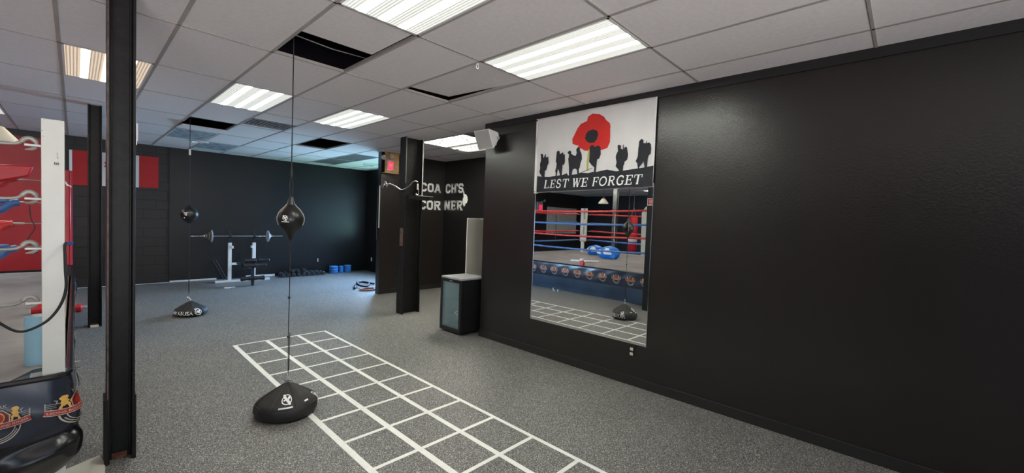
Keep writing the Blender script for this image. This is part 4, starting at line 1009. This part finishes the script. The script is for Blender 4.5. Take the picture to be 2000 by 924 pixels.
# perimeter path with rounded corners
rc = .075
def peri():
    L = []
    def ln(a, b, n):
        for k_ in range(n): L.append((a[0]+(b[0]-a[0])*k_/n, a[1]+(b[1]-a[1])*k_/n))
    def cr(cx_, cy_, a0):
        for k_ in range(10):
            a = math.radians(a0+90*k_/10); L.append((cx_+rc*math.cos(a), cy_+rc*math.sin(a)))
    ln((RX0+rc, RY0), (RX1-rc, RY0), 120); cr(RX1-rc, RY0+rc, -90)
    ln((RX1, RY0+rc), (RX1, RY1-rc), 130); cr(RX1-rc, RY1-rc, 0)
    ln((RX1-rc, RY1), (RX0+rc, RY1), 60); cr(RX0+rc, RY1-rc, 90)
    ln((RX0, RY1-rc), (RX0, RY0+rc), 60); cr(RX0+rc, RY0+rc, 180)
    return L
PER = peri(); nP = len(PER)
cum = [0]
for k_ in range(nP): a, b = PER[k_], PER[(k_+1) % nP]; cum.append(cum[-1]+math.hypot(b[0]-a[0], b[1]-a[1]))
s_corner = cum[120]+rc*PI/4
def pnorm(k_):
    a, b = PER[k_-1], PER[(k_+1) % nP]; d = Vector((b[0]-a[0], b[1]-a[1])).normalized(); return Vector((d.y, -d.x))
NRM = [pnorm(k_) for k_ in range(nP)]
def apron_off(s, z):
    """outward bulge of the skirt at path length s and height z"""
    u = 1-z/ZC; ds = s-s_corner
    o = .012+.035*math.sin(PI*min(1, u*1.15))
    o += .004*math.sin(7*s+9*z)*u
    if u > .5:
        q = (u-.5)/.5
        near = math.exp(-(ds/.55)**2)
        o += q*.018*math.sin((s*4.5+z*14))*(.5+near)+.012*q*math.sin(s*11-z*20)*near
        o += near*.03*math.sin(q*PI)-near*.07*q*q
    if -.7 < ds < .1:
        o += (.030 if ds < -.12 else .030-.022*min(1, (ds+.12)/.12))*math.exp(-((z-(.27+.42*ds))/.035)**2)*math.exp(-(ds/.4)**2)-.02*math.exp(-((z-(.345+.25*ds))/.03)**2)*math.exp(-(ds/.3)**2)
    if ds > 0 and s < cum[140+120]:
        o += -.22*min(1, max(0, ds-.1)/.8)*u**1.5
    return o
def path_at(s):
    s = s % cum[-1]; lo, hi = 0, nP
    while hi-lo > 1:
        m_ = (lo+hi)//2
        if cum[m_] <= s: lo = m_
        else: hi = m_
    f = (s-cum[lo])/(cum[lo+1]-cum[lo]); a, b = PER[lo], PER[(lo+1) % nP]; n_ = NRM[lo].lerp(NRM[(lo+1) % nP], f).normalized()
    return Vector((a[0]+(b[0]-a[0])*f, a[1]+(b[1]-a[1])*f)), n_
def SK(s, z, off=0.0):
    p, n_ = path_at(s); o = apron_off(s, z)+off; return (p.x+n_.x*o, p.y+n_.y*o, z)
def sheet(z0, z1, nz, off=0, extra=None):
    mb = MB(); vs_ = []
    for i in range(nz+1):
        z = z0+(z1-z0)*i/nz
        for k_ in range(nP): vs_.append(SK(cum[k_], z, off+(extra(cum[k_], z) if extra else 0)))
    fs_ = [(i*nP+k_, i*nP+(k_+1) % nP, (i+1)*nP+(k_+1) % nP, (i+1)*nP+k_) for i in range(nz) for k_ in range(nP)]
    return mb.add(vs_, fs_)
lower = ring.part('skirt', sheet(.0, .42, 26), [M['blackvinyl'], M['sideblue']], label='creased black and blue lower skirt')
# the long side facing the mirror wall is blue-grey vinyl, the near front black
me_ = lower.data
for p in me_.polygons:
    c_ = p.center
    if c_.y+ring.loc[1] > 3.75: p.material_index = 1
ban = ring.part('banner', sheet(.345, ZC-.006, 16, .006, lambda s, z: .006*math.sin(13*s+25*z)*math.exp(-((z-.5)/.12)**2)), M['vinyl'], label='glossy navy banner printed with repeated club emblems')
roll = MB(); roll.tube([(p[0]+NRM[k_].x*.012, p[1]+NRM[k_].y*.012, ZC+.008) for k_, p in enumerate(PER)], .017, 8, closed=True)
ring.part('edge_roll', roll, M['blackvinyl'], label='black padded edge roll')
ring.part('corner_flap', MB().add([(-.27, 3.44, ZC+.004), (-.05, 3.44, ZC+.006), (-.10, 3.66, ZC+.012), (-.17, 3.62, ZC+.014), (-.27, 3.44, ZC-.01), (-.05, 3.44, ZC-.01), (-.10, 3.66, ZC-.01), (-.17, 3.62, ZC-.01)],
     [(0, 1, 2, 3), (4, 7, 6, 5), (0, 4, 5, 1), (1, 5, 6, 2), (2, 6, 7, 3), (3, 7, 4, 0)]), M['blackvinyl'], smooth=False, label='black corner flap')
# club emblem, drawn on the banner surface
def emblem_mesh(s0, zc, R):
    mb = MB()
    def f(u, v, d=.0):
        v = v*1.15
        return SK(s0+u*R, zc+v*R, .016+d+.006*math.sin(13*(s0+u*R)+25*(zc+v*R))*math.exp(-((zc+v*R-.5)/.12)**2))
    def fill(poly, mi_, d):
        n = len(poly); cx_ = sum(p[0] for p in poly)/n; cy_ = sum(p[1] for p in poly)/n
        mid = [((p[0]+cx_)/2, (p[1]+cy_)/2) for p in poly]
        vs_ = [f(cx_, cy_, d)]+[f(*p, d) for p in mid]+[f(*p, d) for p in poly]
        fs_ = [(0, 1+i, 1+(i+1) % n) for i in range(n)]+[(1+i, 1+n+i, 1+n+(i+1) % n, 1+(i+1) % n) for i in range(n)]
        mb.add(vs_, fs_, mi_)
    def band(pts_, wd_, mi_, d):
        for qd in path(pts_, wd_): mb.add([f(*p, d) for p in qd], [(0, 1, 2, 3)], mi_)
    # 0 cream 1 gold 2 maroon 3 red 4 grey 5 navy
    band(arc(0, -.02, .80, .78, 186, 354, 30), .045, 0, .0006)
    band(arc(0, -.02, .62, .60, 190, 350, 26), .03, 0, .0006)
    band(arc(0, -.02, .71, .69, 200, 340, 24), .05, 4, .0005)
    oc = [(.42*math.cos(math.radians(22.5+45*k_)), .30+.42*math.sin(math.radians(22.5+45*k_))) for k_ in range(8)]
    fill([(x*1.1, .30+(y-.30)*1.1) for x, y in oc], 0, .0005); fill(oc, 2, .0010)
    fill(arc(-.03, .36, .24, .24, 0, 350, 14), 3, .0015); fill([(-.2, .05), (.2, .05), (.17, .16), (-.17, .16)], 1, .0016)
    band(arc(-.03, .36, .26, .26, -60, 100, 10), .04, 1, .0016)
    for s_ in (-1, 1):
        fill([(s_*x, y) for x, y in ((.50, .78), (.66, .80), (.76, .70), (.70, .58), (.74, .48), (.66, .30), (.56, .34), (.50, .28), (.44, .34), (.52, .46), (.46, .52), (.54, .62), (.46, .70))], 1, .0012)
        band([(s_*.46, .42), (s_*.36, .52)], .06, 1, .0013); band([(s_*.52, .34), (s_*.48, .12)], .08, 1, .0013); band([(s_*.68, .40), (s_*.76, .24), (s_*.72, .14)], .08, 1, .0013); band([(s_*.46, .12), (s_*.56, .12)], .05, 1, .0013)
        band([(s_*.74, .48), (s_*.84, .50), (s_*.80, .62), (s_*.88, .66)], .035, 4, .0012)
        for yy in (.52, .44, .36): band([(s_*.84, yy-.02), (s_*1.12, yy+.02)], .022, 4, .0012)
        band([(s_*1.12, .20), (s_*1.12, .60)], .05, 4, .0013); band([(s_*.86, .16), (s_*.98, .18), (s_*.96, .30)], .04, 4, .0012)
    # ribbon curved like a smile
    def rib(u): return -.02+.20*(u/1.15)**2
    P_ = [(-1.15+2.3*k_/24, rib(-1.15+2.3*k_/24)) for k_ in range(25)]
    band(P_, .28, 0, .0018); band(P_, .22, 3, .0022)
    vv, ff = font_mesh('LIONS BOXING AND FITNESS'); xs = [p[0] for p in vv]; mn, mx = min(xs), max(xs)
    mb.add([f(-1.06+(p[0]-mn)/(mx-mn)*2.12, rib(-1.06+(p[0]-mn)/(mx-mn)*2.12)-.055+p[1]*.11, .0028) for p in vv], ff, 0)
    vv, ff = font_mesh('YORK'); xs = [p[0] for p in vv]; mn, mx = min(xs), max(xs)
    mb.add([f(-.34+(p[0]-mn)/(mx-mn)*.68, .80+p[1]*.15, .001) for p in vv], ff, 4)
    return mb
EM = [M['cream'], M['gold'], M['maroon'], M['redprint'], M['greyprint'], M['vinyl']]
s_A = s_corner
for k_ in range(-2, 15):
    s0 = s_A+.045+.335*k_ if k_ >= 0 else s_A-.228+.265*(k_+1)
    em = emblem_mesh(s0, .468 if k_ <= 0 else .49, .098).build('club_emblem', EM, ban, origin=ring.loc, smooth=False, fixn=False)
# posts
def post(x, y, mt, lab=None, top=2.10):
    w2 = .044
    o = ring.part('corner_post', MB().box((x-w2, y-w2, .0), (x+w2, y+w2, top)), M[mt], smooth=False, bevel=.003, label=lab)
    return o
pA = post(AX, AY, 'postwhite', 'square white corner post with scuffs')
pB = post(BX, BY, 'iron'); pD = post(DXr, BY, 'cream_pad'); pC = post(DXr, AY, 'postwhite')
ring.part('base_plate', MB().box((AX-.09, AY-.04, ZC+.012), (AX+.05, AY+.04, ZC+.02)), M['grey_plastic'], parent=pA, smooth=False)
scr = MB()
for (a, b, c_, d) in ((.052, 1.835, .0, .006), (.057, 1.84, .004, .004)):
    pass
for k_ in range(5): scr.tube([(AX+.0+.003*k_, AY-w_, 0) if False else (AX+.004+.004*k_, AY-.0452, 1.852+.002*(k_ % 2)), (AX+.006+.004*k_, AY-.0452, 1.868-.002*(k_ % 3))], .0012, 5)
for k_ in range(4): scr.tube([(AX+.020-.002*k_, AY-.0452, 1.888+.009*k_), (AX+.014+.003*(k_ % 2), AY-.0452, 1.893+.009*k_)], .001, 5)
ring.part('scuff_mark', scr, M['ink'], parent=pA, label='small black scribble near the top')
for (x, z) in ((-.125, 2.03), (-.122, 2.0), (-.06, 2.096), (-.118, 2.096)):
    ring.part('paint_chip', MB().box((x, AY-.0455, z), (x+.006, AY-.0438, z+.006)), M['grey_plastic'], parent=pA, smooth=False)
# ropes
RZ = [(1.953, 'red_rope'), (1.662, 'blue_rope'), (1.388, 'red_rope'), (1.086, 'blue_rope')]
def rope(a, b, mt, r=.024, sag=.03, z=0):
    n = 40; pts_ = []
    A_, B_ = Vector(a), Vector(b); d = B_-A_
    for k_ in range(n+1):
        f = k_/n; p = A_+d*f; p.z -= sag*4*f*(1-f); pts_.append(p)
    rr = [r*(1+.10*math.sin(k_*2.3)) for k_ in range(n+1)]
    ring.part('rope', MB().tube(pts_, rr, 10), M[mt])
def turnbuckle(base, dx, dy, length, big=True, zoff=0.0):
    """hook, threaded rod and eye from a post plate out to the rope end"""
    x, y, z = base; s = 1.0 if big else .8
    D = Vector((dx, dy, 0)); 
    pl = ring.part('eye_plate', MB().box((x-abs(dy)*.012, y-abs(dx)*.016, z-.008), (x+dx*.062+abs(dy)*.012, y+dy*.062+abs(dx)*.016, z+.004)), M['white_metal'], smooth=False, bevel=.003)
    hook = [Vector((x, y, z))+D*.018+Vector((0, 0, -.012)), Vector((x, y, z))+D*.020+Vector((0, 0, .016)), Vector((x, y, z))+D*.038+Vector((0, 0, .034)), Vector((x, y, z))+D*.058+Vector((0, 0, .030)), Vector((x, y, z))+D*.075+Vector((0, 0, .010)), Vector((x, y, z))+D*.10+Vector((0, 0, -.002)), Vector((x, y, z))+D*.16+Vector((0, 0, -.006)), Vector((x, y, z))+D*length+Vector((0, 0, -.010))]
    P_ = smooth_pts(hook, 5); n = len(P_)
    R_ = [(.0035+.0085*min(1, i/6) if i < n*.55 else .008) for i in range(n)]
    tip = Vector((x, y, z))+D*.06+Vector((0, 0, -.028))
    mb = MB().tube(P_, R_, 10).tube([Vector((x, y, z))+D*.018+Vector((0, 0, -.010)), Vector((x, y, z))+D*.035+Vector((0, 0, -.022)), tip], [.009, .009, .003], 8)
    c0 = Vector((x, y, z))+D*(length*.72)+Vector((0, 0, -.009)); c1 = Vector((x, y, z))+D*length+Vector((0, 0, -.010))
    mb.tube([c0, c1], .013, 6)
    ring.part('turnbuckle', mb, M['gunmetal'])
for z, mt in RZ:
    # near side A-C, going left out of frame
    turnbuckle((AX-.044, AY, z), -1, 0, .30); rope((AX-.35, AY, z-.01), (DXr+.35, AY, z-.01), mt)
    # A-B, parallel to the mirror wall
    turnbuckle((AX-.015, AY+.044, z), 0, 1, .26); rope((AX-.02, AY+.30, z), (AX-.055, BY-.36, z), mt, sag=.045, r=.021)
    turnbuckle((BX-.045, BY-.044, z), 0, -1, .30, False)
    # B-D
    turnbuckle((BX-.044, BY-.05, z-.01), -1, 0, .45, False); rope((BX-.50, BY-.05, z-.01), (DXr+.35, BY, z), mt, r=.026)
    # C-D
    rope((DXr, AY+.3, z), (DXr, BY-.3, z), mt)
    turnbuckle((DXr+.044, BY, z), 1, 0, .28, False); turnbuckle((DXr, BY-.044, z), 0, -1, .26, False)
    turnbuckle((DXr+.044, AY, z), 1, 0, .28, False); turnbuckle((DXr, AY+.044, z), 0, 1, .26, False)
# wrapped covers over the rope ends near the red corner
for z, mt, dx in ((1.93, 'red_rope', .0), (1.62, 'blue_rope', .02), (1.34, 'red_rope', -.03), (1.03, 'blue_rope', .0)):
    P_ = [(BX-.43+dx, BY-.06, z+.02), (BX-.50+dx, BY-.06, z-.0), (BX-.60+dx, BY-.06, z-.09), (BX-.75, BY-.06, z-.16)]
    ring.part('rope_cover', MB().tube(smooth_pts(P_), .045, 12), M[mt], label='loose wrapped rope cover')
ring.part('corner_pad', MB().add([(-.70, 8.15, 2.10), (-.36, 8.15, 2.115), (-.40, 8.15, 1.98), (-.70, 8.15, 1.87), (-.70, 8.27, 2.08), (-.36, 8.2, 2.112), (-.40, 8.22, 1.97), (-.70, 8.27, 1.87)],
     [(0, 1, 2, 3), (4, 7, 6, 5), (0, 4, 5, 1), (1, 5, 6, 2), (2, 6, 7, 3), (3, 7, 4, 0)]), M['red_vinyl'], smooth=True, bevel=.02, label='red vinyl pad flap on the top rope')
ring.part('corner_pad', MB().prism([(-.055, -.05), (.06, -.05), (.066, .0), (.045, .06), (-.04, .06), (-.06, 0)], lambda u, v, d: (BX-.004+u, BY-.02-v, d), .80, 2.10), M['red_vinyl'], bevel=.015, label='red padded cover of the far corner post')
ring.part('corner_pad', MB().prism([(-.11, 0), (.11, 0), (.12, .06), (.08, .12), (-.08, .12), (-.12, .06)], lambda u, v, d: (DXr+.03+(u*.707+v*.707), BY-.03+(u*.707-v*.707), d), 1.02, 2.16), M['cream_pad'], bevel=.02, label='cream padded corner cover with black lettering')
# lettering on the cream pad, reading down its front
vv, ff = font_mesh('PHENIX')
for zz in (1.98, 1.45):
    mb = MB()
    mb.add([(DXr+.03+.124*.707-p[1]*.05*.707+.02, BY-.03-.124*.707-p[1]*.05*.707+.02, zz-p[0]*.085) for p in vv], ff)
    ring.part('pad_lettering', mb, M['ink'], fixn=False, smooth=False, label='black PHENIX lettering')
ring.part('corner_pad', MB().prism([(3.56, 1.03), (4.02, 1.03), (4.04, 1.9), (3.98, 2.0), (3.9, 2.06), (3.56, 2.08)], lambda u, v, d: (d, u, v), -.128, -.108), M['cream_pad'], bevel=.006, label='cream padded cover tied behind the ropes beside the white post')
# spacer straps between the ropes
for (x, y, mt) in ((AX-.07, 7.0, 'postwhite'), (DXr, 7.1, 'postwhite'), (-2.75, BY-.02, 'rubbercord'), (-2.2, AY, 'postwhite')):
    mb = MB()
    for za, zb in ((1.953, 1.662), (1.662, 1.388), (1.388, 1.086)):
        mb.tube([(x+.026, y, za), (x+.028, y+.01, (za+zb)/2), (x+.026, y, zb)], .011, 8)
    ring.part('rope_spacer', mb, M[mt], label='vertical strap tying the ropes')
rp = Thing('hanging_cable', (-.03, 3.36, 1.76), 'black cable looping down from the white corner post', 'cable')
rp.part('cable', MB().tube(smooth_pts([(AX+.046, AY-.02, 1.42), (-.040, 3.40, 1.40), (-.038, 3.34, 1.36), (-.036, 3.30, 1.28), (-.034, 3.30, 1.18), (-.055, 3.30, 1.09), (-.10, 3.30, 1.015), (-.16, 3.30, .975), (-.205, 3.30, .972), (-.25, 3.30, 1.01), (-.30, 3.30, 1.08), (-.34, 3.36, 1.2)]), .0065, 8), M['rubbercord'])
rp.part('wire_tie', MB().tube([(AX+.044, AY-.02, 1.765), (AX+.056, AY-.03, 1.74)], .004, 6).tube([(AX+.05, AY-.02, 1.752), (AX+.07, AY-.04, 1.735)], .003, 6), M['white_metal'], label='pale wire tie')
w2 = Thing('thin_wire', (-.15, 5.0, 1.5), 'thin dark wire hanging from the hooks behind the post', 'wire')
w2.part('wire', MB().tube(smooth_pts([(-.175, 3.56, 1.625), (-.17, 3.56, 1.55), (-.155, 3.56, 1.50), (-.175, 3.56, 1.45), (-.19, 3.56, 1.40), (-.18, 3.56, 1.36), (-.16, 3.56, 1.352), (-.145, 3.56, 1.36)]), .0025, 6), M['rubbercord'])
ring.part('tape_band', MB().box((BX-.066, BY-.085, 1.085), (BX+.068, BY+.05, 1.13)), M['blue_tape'], smooth=False, label='blue tape band on the red pad')

# things on the ring
fo = Thing('foam_roller', (-.152, 3.80, ZC), 'light blue hollow foam roller standing upright beside the white corner post', 'foam roller')
fo.part('tube', MB().lathe([(.030, 0), (.060, 0), (.060, .295), (.030, .295), (.030, 0)], (-.152, 3.80, ZC+.001), 32), M['roller'])
fo.part('core', MB().lathe([(.026, .002), (.030, .002), (.030, .297), (.026, .297), (.026, .002)], (-.152, 3.80, ZC+.001), 28), M['whiteprint'], label='white rim')
hw2 = Thing('hand_wrap', (-.24, 5.5, ZC), 'small red rolled wrap on the canvas behind the blue foam roller', 'hand wrap')
hw2.part('roll', MB().lathe([(.015, -.04), (.045, -.04), (.05, 0), (.045, .04), (.015, .04)], (-.225, 5.52, ZC+.05), 18, axis='x'), M['red_vinyl'])
hw2.part('tail', MB().box((-.26, 5.50, ZC+.001), (-.19, 5.62, ZC+.006)), M['red_vinyl'], smooth=False)
pn = Thing('pendant_lamp', (-.62, 5.1, 2.1), 'white conical shade hanging over the ring at the top left', 'pendant lamp')
pn.part('shade', MB().lathe([(.02, .075), (.035, .07), (.108, -.02), (.112, -.045), (.106, -.045), (.102, -.02), (.03, .065), (.02, .07)], (-.415, 5.15, 2.15), 30), M['board'])
pn.part('cap', MB().lathe([(.0, .12), (.022, .11), (.026, .07), (.0, .065)], (-.415, 5.15, 2.15), 18), M['black_plastic'])
pn.part('cord', MB().tube([(-.415, 5.15, 2.26), (-.415, 5.15, CE)], .004, 6), M['rubbercord'])
tw = Thing('towel', (-1.1, 6.0, ZC), 'white folded towel lying on the ring canvas, seen in the mirror', 'towel')
tw.part('cloth', MB().prism([(-1.42, 5.86), (-1.02, 6.42), (-.90, 6.36), (-1.0, 5.95), (-1.30, 5.76)], lambda u, v, d: (u, v, ZC+d), .001, .035), M['whiteprint'], bevel=.012)
tr = Thing('tape_roll', (-.93, 5.95, ZC), 'red and white roll of tape beside the towel on the canvas', 'tape roll')
tr.part('roll', MB().lathe([(.02, 0), (.055, 0), (.055, .05), (.02, .05)], (-.86, 5.98, ZC+.001), 20), M['red_vinyl'])
tr.part('cap', MB().lathe([(.0, .05), (.052, .05), (.052, .10), (.0, .10)], (-.86, 5.98, ZC+.001), 20), M['whiteprint'], label='white upper half')
def kitbag(c, R, label, squash=.78, tail=False):
    x, y, z = c; t = Thing('blue_pad', c, label, 'training pad', 'blue and white training pads piled on the canvas')
    body = t.part('body', MB().lathe([(.0, 0), (R*.7, 0), (R*.95, R*.25), (R, R*.6), (R*.85, R*1.05*squash+.1*R), (R*.5, R*1.4*squash), (0, R*1.55*squash)], c, 28, mod=lambda a, h: 1+.06*math.sin(3*a)+.03*math.sin(7*a)), M['kitblue'])
    def f(a, tt, off):
        r_ = R*(1.0-.45*max(0, tt-.5)*2); return (x+(r_+off)*math.cos(a), y+(r_+off)*math.sin(a), z+R*(.35+1.0*tt)*squash)
    mb = MB()
    for a0, a1 in ((-.9, -.2), (.1, .55)):
        q = [f(a0+(a1-a0)*k_/10+.5*tt, tt, .035) for tt in (.2, .45, .7, .95) for k_ in range(11)]
        mb.add(q, [(r_*11+k_, r_*11+k_+1, (r_+1)*11+k_+1, (r_+1)*11+k_) for r_ in range(3) for k_ in range(10)])
    t.part('white_swirl', mb, M['whiteprint'], fixn=True, label='white swirl marking')
    if tail: t.part('tie_end', MB().tube([(x+R*.7, y-R*.5, z+R*.25), (x+R*1.1, y-R*.9, z+R*.25), (x+R*1.3, y-R*1.15, z+R*.35)], [.05, .03, .07], 10), M['kitblue'])
kitbag((-3.55, 7.35, ZC), .26, 'blue padded shield farthest from the camera side in the pile, seen in the mirror')
kitbag((-3.15, 6.75, ZC), .22, 'middle smaller blue pad of the pile seen in the mirror')
kitbag((-2.75, 6.35, ZC), .30, 'largest blue and white pad with a tie end, seen in the mirror', tail=True)

# sign on the big column, facing the mirror
sg = Thing('column_sign', (.275, 3.65, 2.1), 'small red notice with white lines on the big column, seen in the mirror', 'sign')
sg.part('sheet', MB().box((.269, 3.575, 2.03), (.273, 3.735, 2.165)), M['whiteprint'], smooth=False)
sg.part('print', MB().box((.272, 3.583, 2.04), (.2745, 3.727, 2.155)), M['red_vinyl'], smooth=False, label='red printed area')
ln_ = MB()
for k_ in range(4): ln_.box((.274, 3.59, 2.055+.024*k_), (.2755, 3.70, 2.062+.024*k_))
sg.part('text_line', ln_, M['whiteprint'], smooth=False)
tb = Thing('hanging_tube', (.62, 8.0, CE), 'short white tube hanging by a hook from the ceiling right beside the big column', 'hanging tube')
tb.part('tube', MB().tube([(.605, 8.0, 2.575), (.605, 8.0, 2.82)], .016, 10), M['whiteprint'])
tb.part('hook', MB().tube(smooth_pts([(.605, 8.0, 2.82), (.605, 8.0, 2.86), (.62, 8.0, 2.885), (.63, 8.0, 2.87)]), .005, 8).tube([(.605, 8.0, 2.86), (.605, 8.0, CE)], .003, 6), M['white_metal'])

# far left side of the hall, seen only in the mirror
wp = Thing('wall_panel', (-7.7, YB, 1.7), 'large pale grey panel on the far wall, seen in the mirror', 'panel')
wp.part('sheet', MB().box((-8.5, YB-.03, 1.16), (-6.36, YB+.015, 2.32)), M['panelgrey'], smooth=False)
wp.part('edge', MB().box((-8.53, YB-.035, 1.14), (-6.34, YB+.01, 1.17)), M['grey_plastic'], smooth=False)
e2 = Thing('exit_sign', (-6.05, YB, 2.3), 'red exit sign with lamp heads on the far wall, seen in the mirror', 'exit sign')
e2.part('housing', MB().box((-5.98, YB-.06, 2.12), (-5.64, YB+.015, 2.5)), M['grey_plastic'], smooth=False)
e2.part('face', MB().box((-5.94, YB-.066, 2.15), (-5.72, YB-.058, 2.38)), M['exitred'], smooth=False)
e2.part('lamp_head', MB().lathe([(.03, .03), (.06, .0), (.0, -.02)], (-6.04, YB-.1, 2.56), 14, axis='y').tube([(-6.04, YB-.08, 2.56), (-5.85, YB-.03, 2.5)], .012, 6), M['grey_plastic'])
def heavy_bag(c, label, mt, h0=.65, h1=1.95, r=.17):
    x, y = c; t = Thing('heavy_bag', (x, y, h1+.3), label, 'punch bag', 'heavy bags beyond the ring')
    t.part('body', MB().lathe([(0, h0), (r*.9, h0), (r, h0+.04), (r, h1-.04), (r*.9, h1), (0, h1)], (x, y, 0), 24), M[mt])
    t.part('stripe', MB().lathe([(r+.002, h0+.35), (r+.004, h0+.36), (r+.004, h0+.45), (r+.002, h0+.46)], (x, y, 0), 24), M['whiteprint'])
    ch = MB()
    for k_ in range(4): a = PI/2*k_+.4; ch.tube([(x+r*.8*math.cos(a), y+r*.8*math.sin(a), h1-.01), (x, y, h1+.4)], .006, 6)
    ch.tube([(x, y, h1+.4), (x, y, CE)], .006, 6); t.part('chain', ch, M['gunmetal'])
heavy_bag((-7.0, 7.95), 'red heavy bag hanging beyond the ring, seen in the mirror', 'red_vinyl')
heavy_bag((-7.2, 7.5), 'dark blue heavy bag hanging beyond the ring, seen in the mirror', 'blue_rope')
